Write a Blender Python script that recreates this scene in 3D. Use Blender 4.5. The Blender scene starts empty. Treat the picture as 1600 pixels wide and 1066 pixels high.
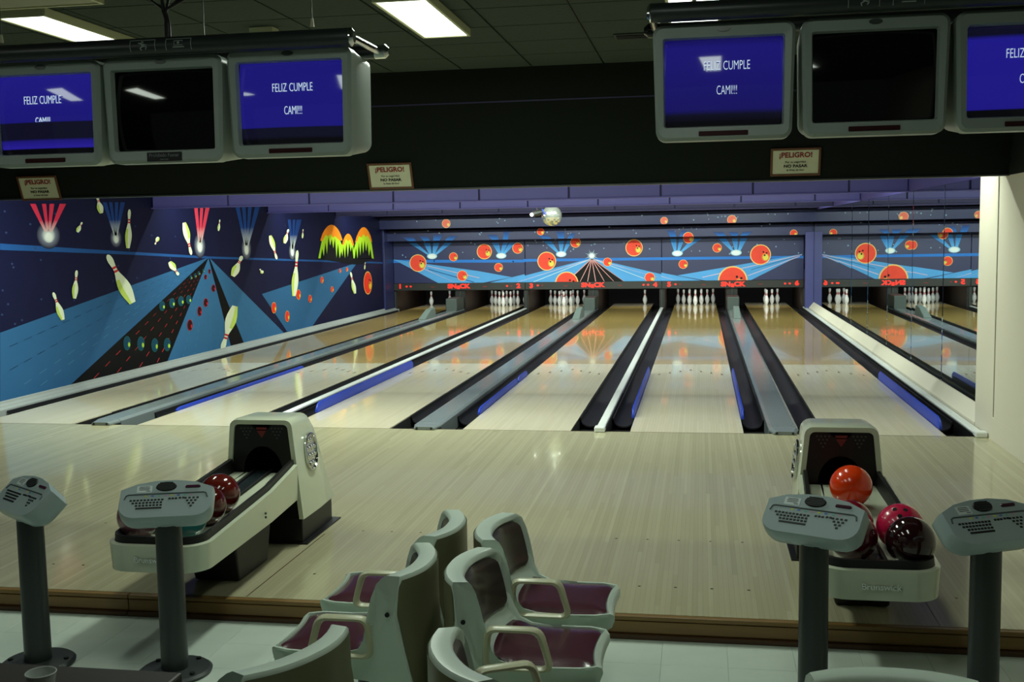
import bpy, bmesh, math, random
from mathutils import Vector, Matrix
sc = bpy.context.scene
COL = sc.collection
PI = math.pi

# ------------------------------------------------------------------ camera, world, exposure
cam = bpy.data.cameras.new('camera')
cam.sensor_fit = 'HORIZONTAL'; cam.sensor_width = 36.0; cam.lens = 38.3798; cam.clip_end = 200
cam_o = bpy.data.objects.new('camera', cam); COL.objects.link(cam_o)
def cam_matrix(loc, yaw, pitch, roll):
    f = Vector((-math.sin(yaw)*math.cos(pitch), math.cos(yaw)*math.cos(pitch), -math.sin(pitch)))
    r = Vector((math.cos(yaw), math.sin(yaw), 0)); u = r.cross(f)
    r2 = r*math.cos(roll)+u*math.sin(roll); u2 = u*math.cos(roll)-r*math.sin(roll)
    m = Matrix((r2, u2, -f)).transposed().to_4x4(); m.translation = Vector(loc)
    return m
cam_o.matrix_world = cam_matrix((0.6585, -10.2359, 1.8703), 0.171809, 0.096540, -0.016921)
sc.camera = cam_o
sc.view_settings.view_transform = 'Standard'
sc.view_settings.look = 'None'
sc.view_settings.gamma = 1.0
sc.view_settings.use_curve_mapping = False
sc.view_settings.exposure = 0.0
world = bpy.data.worlds.new('world'); sc.world = world; world.use_nodes = True
world.node_tree.nodes['Background'].inputs[0].default_value = (0.78, 1.0, 0.82, 1)
world.node_tree.nodes['Background'].inputs[1].default_value = 0.028
LIGHT_TUBE = (0.87, 1.0, 0.85)
ROOM_W = 24.0        # each ceiling fixture over the approach
HEAD_W = 80.0        # tubes hidden behind the header
BAFFLE_W = 95.0      # tubes hidden behind each baffle
DECK_W = 9.0         # lamp over each pin deck

# ------------------------------------------------------------------ helpers
def lin(c):
    out = []
    for v in c[:3]:
        v = v/255.0
        out.append(v/12.92 if v <= .04045 else ((v+.055)/1.055)**2.4)
    return tuple(out)+(1.0,)
MATS = {}
def mat(name, col, rough=.5, metal=0.0, spec=.5, coat=0.0, var=.06, scale=12.0, emit=0.0, bump=0.0, aniso=None):
    if name in MATS: return MATS[name]
    m = bpy.data.materials.new(name); m.use_nodes = True
    nt = m.node_tree; b = nt.nodes['Principled BSDF']
    c = lin(col)
    tc = nt.nodes.new('ShaderNodeTexCoord')
    nz = nt.nodes.new('ShaderNodeTexNoise'); nz.inputs['Scale'].default_value = scale; nz.inputs['Detail'].default_value = 3
    src = tc.outputs['Object']
    if aniso:
        mp = nt.nodes.new('ShaderNodeMapping'); mp.inputs['Scale'].default_value = aniso
        nt.links.new(src, mp.inputs[0]); src = mp.outputs[0]
    nt.links.new(src, nz.inputs['Vector'])
    mx = nt.nodes.new('ShaderNodeMix'); mx.data_type = 'RGBA'
    mx.inputs[6].default_value = tuple(v*(1-var) for v in c[:3])+(1,)
    mx.inputs[7].default_value = tuple(min(1, v*(1+var)) for v in c[:3])+(1,)
    nt.links.new(nz.outputs['Fac'], mx.inputs[0]); nt.links.new(mx.outputs[2], b.inputs['Base Color'])
    b.inputs['Roughness'].default_value = rough; b.inputs['Metallic'].default_value = metal
    b.inputs['Specular IOR Level'].default_value = spec; b.inputs['Coat Weight'].default_value = coat
    b.inputs['Coat Roughness'].default_value = .08
    if emit:
        nt.links.new(mx.outputs[2], b.inputs['Emission Color']); b.inputs['Emission Strength'].default_value = emit
    if bump:
        bp = nt.nodes.new('ShaderNodeBump'); bp.inputs['Strength'].default_value = bump; bp.inputs['Distance'].default_value = .01
        nt.links.new(nz.outputs['Fac'], bp.inputs['Height']); nt.links.new(bp.outputs[0], b.inputs['Normal'])
    MATS[name] = m
    return m
def board_mat(name, cols, width, rough, coat=0.0, stain=.1, spec=.5, length=2.4):
    """strip boards along Y: every board has its own tone, with long grain and dark hairline joints"""
    m = bpy.data.materials.new(name); m.use_nodes = True; nt = m.node_tree; N = nt.nodes; L = nt.links
    b = N['Principled BSDF']
    geo = N.new('ShaderNodeNewGeometry'); sep = N.new('ShaderNodeSeparateXYZ'); L.new(geo.outputs['Position'], sep.inputs[0])
    def math_(op, a, bb=None):
        n = N.new('ShaderNodeMath'); n.operation = op
        for i, v in enumerate((a, bb)):
            if v is None: continue
            if isinstance(v, (int, float)): n.inputs[i].default_value = v
            else: L.new(v, n.inputs[i])
        return n.outputs[0]
    q = math_('DIVIDE', sep.outputs[0], width); fl = math_('FLOOR', q); fr = math_('FRACT', q)
    w1 = N.new('ShaderNodeTexWhiteNoise'); w1.noise_dimensions = '1D'; L.new(fl, w1.inputs['W'])
    yo = math_('ADD', math_('DIVIDE', sep.outputs[1], length), math_('MULTIPLY', w1.outputs['Value'], 7.0))
    cm = N.new('ShaderNodeCombineXYZ'); L.new(fl, cm.inputs[0]); L.new(math_('FLOOR', yo), cm.inputs[1])
    w2 = N.new('ShaderNodeTexWhiteNoise'); w2.noise_dimensions = '3D'; L.new(cm.outputs[0], w2.inputs['Vector'])
    rp = N.new('ShaderNodeValToRGB'); e = rp.color_ramp.elements
    e[0].position = 0; e[0].color = lin(cols[0]); e[1].position = 1; e[1].color = lin(cols[-1])
    for k, c in enumerate(cols[1:-1]):
        x = e.new((k+1)/(len(cols)-1)); x.color = lin(c)
    L.new(w2.outputs['Value'], rp.inputs[0])
    mp = N.new('ShaderNodeMapping'); mp.inputs['Scale'].default_value = (60, 1.2, 1); L.new(geo.outputs['Position'], mp.inputs[0])
    nz = N.new('ShaderNodeTexNoise'); nz.inputs['Scale'].default_value = 1.5; nz.inputs['Detail'].default_value = 4; L.new(mp.outputs[0], nz.inputs['Vector'])
    big = N.new('ShaderNodeTexNoise'); big.inputs['Scale'].default_value = .8; big.inputs['Detail'].default_value = 4; L.new(geo.outputs['Position'], big.inputs['Vector'])
    gr = math_('ADD', math_('MULTIPLY', nz.outputs['Fac'], stain), math_('MULTIPLY', big.outputs['Fac'], stain))
    gr = math_('ADD', gr, 1-stain)
    jt = math_('SUBTRACT', 1.0, math_('MULTIPLY', math_('LESS_THAN', fr, .06), .22))
    mul = N.new('ShaderNodeMix'); mul.data_type = 'RGBA'; mul.blend_type = 'MULTIPLY'; mul.inputs[0].default_value = 1
    L.new(rp.outputs[0], mul.inputs[6])
    tot = math_('MULTIPLY', gr, jt)
    cc = N.new('ShaderNodeCombineColor'); [L.new(tot, cc.inputs[i]) for i in range(3)]
    L.new(cc.outputs[0], mul.inputs[7]); L.new(mul.outputs[2], b.inputs['Base Color'])
    rr = math_('ADD', math_('MULTIPLY', big.outputs['Fac'], rough*.5), rough*.75)
    L.new(rr, b.inputs['Roughness'])
    b.inputs['Specular IOR Level'].default_value = spec; b.inputs['Coat Weight'].default_value = coat; b.inputs['Coat Roughness'].default_value = .03
    MATS[name] = m
    return m
def paint_mat(name='mural_paint', rough=.45):
    if name in MATS: return MATS[name]
    m = bpy.data.materials.new(name); m.use_nodes = True; nt = m.node_tree
    a = nt.nodes.new('ShaderNodeAttribute'); a.attribute_name = 'Col'
    nz = nt.nodes.new('ShaderNodeTexNoise'); nz.inputs['Scale'].default_value = 3; nz.inputs['Detail'].default_value = 5
    mr = nt.nodes.new('ShaderNodeMapRange'); mr.inputs[3].default_value = .85; mr.inputs[4].default_value = 1.12
    nt.links.new(nz.outputs['Fac'], mr.inputs[0])
    mx = nt.nodes.new('ShaderNodeVectorMath'); mx.operation = 'MULTIPLY'
    nt.links.new(a.outputs['Color'], mx.inputs[0]); nt.links.new(mr.outputs[0], mx.inputs[1])
    b = nt.nodes['Principled BSDF']; nt.links.new(mx.outputs[0], b.inputs['Base Color']); b.inputs['Roughness'].default_value = rough; b.inputs['Specular IOR Level'].default_value = .2
    MATS[name] = m
    return m
class MB:
    """collects shapes; build() links them as ONE mesh object"""
    def __init__(s): s.v = []; s.f = []; s.c = []
    def add(s, vs, fs, col=None):
        o = len(s.v); s.v += [tuple(v) for v in vs]; s.f += [tuple(i+o for i in f) for f in fs]
        s.c += [col]*len(vs); return s
    def box(s, x0, x1, y0, y1, z0, z1):
        return s.add([(x0,y0,z0),(x1,y0,z0),(x1,y1,z0),(x0,y1,z0),(x0,y0,z1),(x1,y0,z1),(x1,y1,z1),(x0,y1,z1)],
                     [(0,3,2,1),(4,5,6,7),(0,1,5,4),(1,2,6,5),(2,3,7,6),(3,0,4,7)])
    def loft(s, loops, cap0=True, cap1=True, closed=True):
        n = len(loops[0]); vs = [p for l in loops for p in l]; fs = []
        for k in range(len(loops)-1):
            for i in range(n if closed else n-1):
                j = (i+1) % n; fs.append((k*n+i, k*n+j, (k+1)*n+j, (k+1)*n+i))
        if cap0: fs.append(tuple(reversed(range(n))))
        if cap1: fs.append(tuple((len(loops)-1)*n+i for i in range(n)))
        return s.add(vs, fs)
    def prism(s, poly, a, b, axis):
        def P(p, t): return {'x':(t,p[0],p[1]), 'y':(p[0],t,p[1]), 'z':(p[0],p[1],t)}[axis]
        return s.loft([[P(p, a) for p in poly], [P(p, b) for p in poly]])
    def tube(s, path, r, n=10, closed=False, caps=True):
        path = [Vector(p) for p in path]; loops = []; N = len(path); up = None
        for i, p in enumerate(path):
            a = path[(i-1) % N] if (closed or i > 0) else p; b = path[(i+1) % N] if (closed or i < N-1) else p
            t = (b-a).normalized()
            if up is None: up = Vector((0,0,1)) if abs(t.z) < .9 else Vector((1,0,0))
            sx = t.cross(up)
            if sx.length < 1e-4: sx = t.orthogonal()
            sx.normalize(); sy = sx.cross(t).normalized(); up = sy
            rr = r[i] if isinstance(r, (list, tuple)) else r
            loops.append([tuple(p+sx*rr*math.cos(2*PI*k/n)+sy*rr*math.sin(2*PI*k/n)) for k in range(n)])
        if closed: loops.append(loops[0]); caps = False
        return s.loft(loops, caps, caps)
    def lathe(s, prof, c=(0,0,0), n=24):
        loops = [[(c[0]+r*math.cos(2*PI*k/n), c[1]+r*math.sin(2*PI*k/n), c[2]+z) for k in range(n)] for r, z in prof]
        return s.loft(loops)
    def sphere(s, c, r, n=24, m=14):
        loops = [[(c[0]+r*math.sin(PI*j/m)*math.cos(2*PI*k/n), c[1]+r*math.sin(PI*j/m)*math.sin(2*PI*k/n), c[2]-r*math.cos(PI*j/m)) for k in range(n)] for j in range(1, m)]
        o = len(s.v); s.loft(loops, False, False)
        a = len(s.v); s.add([(c[0],c[1],c[2]-r),(c[0],c[1],c[2]+r)], [])
        L0 = o+(m-2)*n
        for k in range(n):
            s.f.append((a, o+(k+1) % n, o+k)); s.f.append((a+1, L0+k, L0+(k+1) % n))
        return s
    def mesh(s, name, m, smooth=None, bevel=0.0, seg=2, ang=.6):
        me = bpy.data.meshes.new(name); me.from_pydata(s.v, [], s.f)
        if any(c is not None for c in s.c):
            at = me.color_attributes.new('Col', 'FLOAT_COLOR', 'POINT')
            for i, c in enumerate(s.c): at.data[i].color = lin(c) if c else (0,0,0,1)
        bm = bmesh.new(); bm.from_mesh(me)
        if s.c[:1] == [None] or not s.c: bmesh.ops.recalc_face_normals(bm, faces=bm.faces)
        if bevel:
            ed = [e for e in bm.edges if len(e.link_faces) == 2 and e.calc_face_angle(0) > ang]
            bmesh.ops.bevel(bm, geom=ed, offset=bevel, segments=seg, profile=.5, affect='EDGES', clamp_overlap=True)
        if smooth is not None:
            for f in bm.faces: f.smooth = True
            for e in bm.edges:
                if len(e.link_faces) == 2 and e.calc_face_angle(0) > smooth: e.smooth = False
        bm.to_mesh(me); bm.free()
        me.materials.append(m); return me
    def build(s, name, m, parent=None, smooth=None, bevel=0.0, seg=2, loc=None, ang=.6):
        return link(name, s.mesh(name, m, smooth, bevel, seg, ang), parent, loc)
def link(name, me, parent=None, loc=None):
    o = bpy.data.objects.new(name, me); COL.objects.link(o)
    if parent is not None: o.parent = parent
    if loc is not None: o.location = loc
    return o
def tag(o, label, cat=None, group=None, kind=None):
    o['label'] = label
    if cat: o['category'] = cat
    if group: o['group'] = group
    if kind: o['kind'] = kind
    return o
def thing(name, label, cat, loc=(0,0,0), rz=0.0, group=None):
    o = bpy.data.objects.new(name, None); o.empty_display_size = .1; COL.objects.link(o)
    o.location = loc; o.rotation_euler = (0,0,rz)
    return tag(o, label, cat, group)
def struct(o, label=None):
    o['kind'] = 'structure'
    if label: o['label'] = label
    return o
def copy_tree(root, loc, rz, label, group=None):
    r = root.copy(); COL.objects.link(r); r.location = loc; r.rotation_euler = (0,0,rz); r['label'] = label
    if group: r['group'] = group
    for ch in list(root.children):
        c = ch.copy(); COL.objects.link(c); c.parent = r
        for g in ch.children:
            d = g.copy(); COL.objects.link(d); d.parent = c
    return r
def area(name, parent, loc, sx, sy, power, col, rot=(0,0,0), spread=PI):
    l = bpy.data.lights.new(name, 'AREA'); l.shape = 'RECTANGLE'; l.size = sx; l.size_y = sy; l.energy = power; l.color = col; l.spread = spread
    o = bpy.data.objects.new(name, l); COL.objects.link(o); o.location = loc; o.rotation_euler = rot
    if parent: o.parent = parent
    return o
def rrect(w, h, r, n=5, cx=0, cy=0):
    pts = []
    for (sx, sy, a0) in ((1,1,0),(-1,1,90),(-1,-1,180),(1,-1,270)):
        for k in range(n+1):
            a = math.radians(a0+90*k/n); pts.append((cx+sx*(w/2-r)+r*math.cos(a), cy+sy*(h/2-r)+r*math.sin(a)))
    return pts
def ellipse(cx, cy, rx, ry, n=24): return [(cx+rx*math.cos(2*PI*k/n), cy+ry*math.sin(2*PI*k/n)) for k in range(n)]
def text_mesh(s, size, m, sx=1.0, offset=0.0, depth=.001, name='lettering', align='CENTER'):
    cu = bpy.data.curves.new(name, 'FONT'); cu.body = s; cu.size = size; cu.align_x = align; cu.align_y = 'CENTER'
    cu.offset = offset; cu.extrude = depth; cu.resolution_u = 3
    to = bpy.data.objects.new(name, cu); COL.objects.link(to)
    dg = bpy.context.evaluated_depsgraph_get(); me = bpy.data.meshes.new_from_object(to.evaluated_get(dg))
    bpy.data.objects.remove(to); bpy.data.curves.remove(cu)
    for v in me.vertices: v.co.x *= sx
    me.materials.clear(); me.materials.append(m); me.name = name
    return me
def stand_text(me):   # XY text turned to face -Y
    for v in me.vertices: v.co = Vector((v.co.x, -v.co.z, v.co.y))
    return me

# lane layout: X of the left edge of every lane (lane surface z = 0, foul line y = 0)
LW = 1.0541
LX = [-6.825, -5.033, -3.412, -1.621, 0.0, 1.791]
XL, XR, XM = -7.18, 3.19, 3.30
STEP_Y, FZ, CZ = -4.975, -0.115, 3.30
# ---- mural coordinates on the wall planes (metres)
WALL_POLYS=[('painted_stripe',(40,105,190),1,[(1.045,1.876),(3.751,1.739),(6.37,1.614),(17.495,1.21),(17.491,1.171),(6.366,1.578),(3.747,1.698),(1.038,1.803)]),('painted_lane',(62,128,190),1,[(6.368,1.594),(0.946,0.867),(0.86,-0.008),(2.117,0.024)]),('painted_lane',(6,6,9),1,[(6.349,1.582),(2.1,0.017),(4.779,0.03)]),('painted_lane',(70,140,200),1,[(6.367,1.586),(4.779,0.03),(7.115,0.002)]),('painted_lane',(6,6,9),1,[(6.394,1.585),(7.115,0.002),(7.684,0.028)]),('painted_lane',(70,140,200),1,[(6.412,1.585),(7.662,0.022),(9.571,0.045)]),('painted_lane',(62,128,190),1,[(14.135,1.301),(8.484,0.886),(9.737,0.035),(10.869,0.026)])]
WALL_DASH=[[(5.825,1.359),(5.829,1.359),(5.767,1.333),(5.763,1.333)],[(5.799,1.348),(5.803,1.348),(5.74,1.322),(5.737,1.322)],[(5.734,1.321),(5.738,1.321),(5.674,1.294),(5.67,1.294)],[(5.638,1.281),(5.642,1.281),(5.575,1.253),(5.571,1.253)],[(5.513,1.229),(5.518,1.228),(5.447,1.199),(5.442,1.199)],[(5.362,1.166),(5.368,1.165),(5.294,1.134),(5.288,1.134)],[(5.188,1.093),(5.195,1.093),(5.116,1.06),(5.109,1.06)],[(4.994,1.012),(5.002,1.011),(4.918,0.976),(4.91,0.977)],[(4.781,0.923),(4.79,0.922),(4.701,0.885),(4.692,0.886)],[(4.552,0.827),(4.562,0.826),(4.467,0.787),(4.457,0.787)],[(4.308,0.725),(4.319,0.724),(4.219,0.682),(4.208,0.683)],[(4.051,0.618),(4.064,0.617),(3.958,0.572),(3.946,0.574)],[(3.784,0.506),(3.798,0.505),(3.687,0.458),(3.673,0.46)],[(3.508,0.391),(3.523,0.389),(3.406,0.34),(3.391,0.342)],[(3.225,0.272),(3.241,0.271),(3.118,0.219),(3.102,0.221)],[(2.935,0.152),(2.953,0.149),(2.825,0.096),(2.808,0.098)],[(5.929,1.367),(5.933,1.367),(5.882,1.342),(5.879,1.342)],[(5.908,1.357),(5.911,1.356),(5.861,1.331),(5.857,1.331)],[(5.855,1.33),(5.859,1.33),(5.807,1.304),(5.803,1.304)],[(5.777,1.291),(5.781,1.291),(5.726,1.263),(5.722,1.263)],[(5.674,1.24),(5.679,1.24),(5.622,1.211),(5.617,1.211)],[(5.551,1.178),(5.557,1.178),(5.496,1.147),(5.49,1.148)],[(5.408,1.107),(5.415,1.107),(5.35,1.074),(5.343,1.074)],[(5.247,1.027),(5.255,1.026),(5.186,0.991),(5.178,0.992)],[(5.071,0.939),(5.08,0.938),(5.006,0.901),(4.997,0.901)],[(4.879,0.843),(4.89,0.842),(4.811,0.803),(4.8,0.803)],[(4.675,0.741),(4.687,0.74),(4.603,0.698),(4.591,0.699)],[(4.459,0.633),(4.472,0.632),(4.383,0.587),(4.37,0.588)],[(4.233,0.52),(4.247,0.519),(4.152,0.471),(4.138,0.473)],[(3.997,0.403),(4.013,0.401),(3.913,0.351),(3.897,0.352)],[(3.754,0.281),(3.771,0.279),(3.665,0.226),(3.648,0.228)],[(3.504,0.156),(3.523,0.154),(3.412,0.099),(3.393,0.101)],[(6.029,1.374),(6.033,1.374),(5.994,1.35),(5.99,1.35)],[(6.013,1.364),(6.016,1.364),(5.977,1.339),(5.973,1.339)],[(5.972,1.338),(5.976,1.338),(5.935,1.313),(5.931,1.313)],[(5.91,1.3),(5.915,1.3),(5.872,1.273),(5.868,1.273)],[(5.831,1.25),(5.836,1.25),(5.791,1.222),(5.786,1.222)],[(5.734,1.19),(5.74,1.189),(5.692,1.159),(5.686,1.16)],[(5.622,1.12),(5.629,1.119),(5.578,1.087),(5.571,1.087)],[(5.495,1.04),(5.504,1.04),(5.449,1.005),(5.44,1.006)],[(5.355,0.953),(5.365,0.952),(5.306,0.915),(5.297,0.916)],[(5.203,0.858),(5.214,0.857),(5.151,0.817),(5.14,0.818)],[(5.04,0.756),(5.052,0.755),(4.985,0.712),(4.972,0.713)],[(4.866,0.647),(4.88,0.646),(4.808,0.6),(4.794,0.602)],[(4.683,0.532),(4.698,0.531),(4.621,0.483),(4.606,0.484)],[(4.491,0.413),(4.508,0.411),(4.426,0.359),(4.409,0.361)],[(4.292,0.288),(4.311,0.286),(4.224,0.231),(4.205,0.233)],[(4.086,0.159),(4.106,0.157),(4.014,0.099),(3.994,0.101)],[(6.109,1.381),(6.112,1.381),(6.082,1.357),(6.079,1.357)],[(6.096,1.371),(6.1,1.371),(6.069,1.347),(6.066,1.347)],[(6.065,1.346),(6.069,1.346),(6.037,1.321),(6.034,1.321)],[(6.018,1.309),(6.022,1.308),(5.989,1.282),(5.985,1.282)],[(5.956,1.26),(5.961,1.26),(5.927,1.232),(5.921,1.232)],[(5.882,1.201),(5.888,1.2),(5.851,1.171),(5.845,1.171)],[(5.795,1.132),(5.802,1.131),(5.762,1.1),(5.755,1.1)],[(5.696,1.054),(5.705,1.053),(5.662,1.019),(5.654,1.02)],[(5.587,0.967),(5.597,0.967),(5.551,0.93),(5.541,0.931)],[(5.468,0.873),(5.479,0.872),(5.43,0.833),(5.419,0.833)],[(5.34,0.771),(5.352,0.77),(5.299,0.728),(5.286,0.728)],[(5.202,0.662),(5.217,0.661),(5.16,0.615),(5.145,0.617)],[(5.057,0.547),(5.073,0.545),(5.012,0.497),(4.996,0.498)],[(4.904,0.426),(4.922,0.424),(4.857,0.372),(4.839,0.373)],[(4.744,0.299),(4.764,0.297),(4.694,0.241),(4.675,0.243)],[(4.578,0.167),(4.6,0.165),(4.526,0.106),(4.504,0.108)]]
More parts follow.
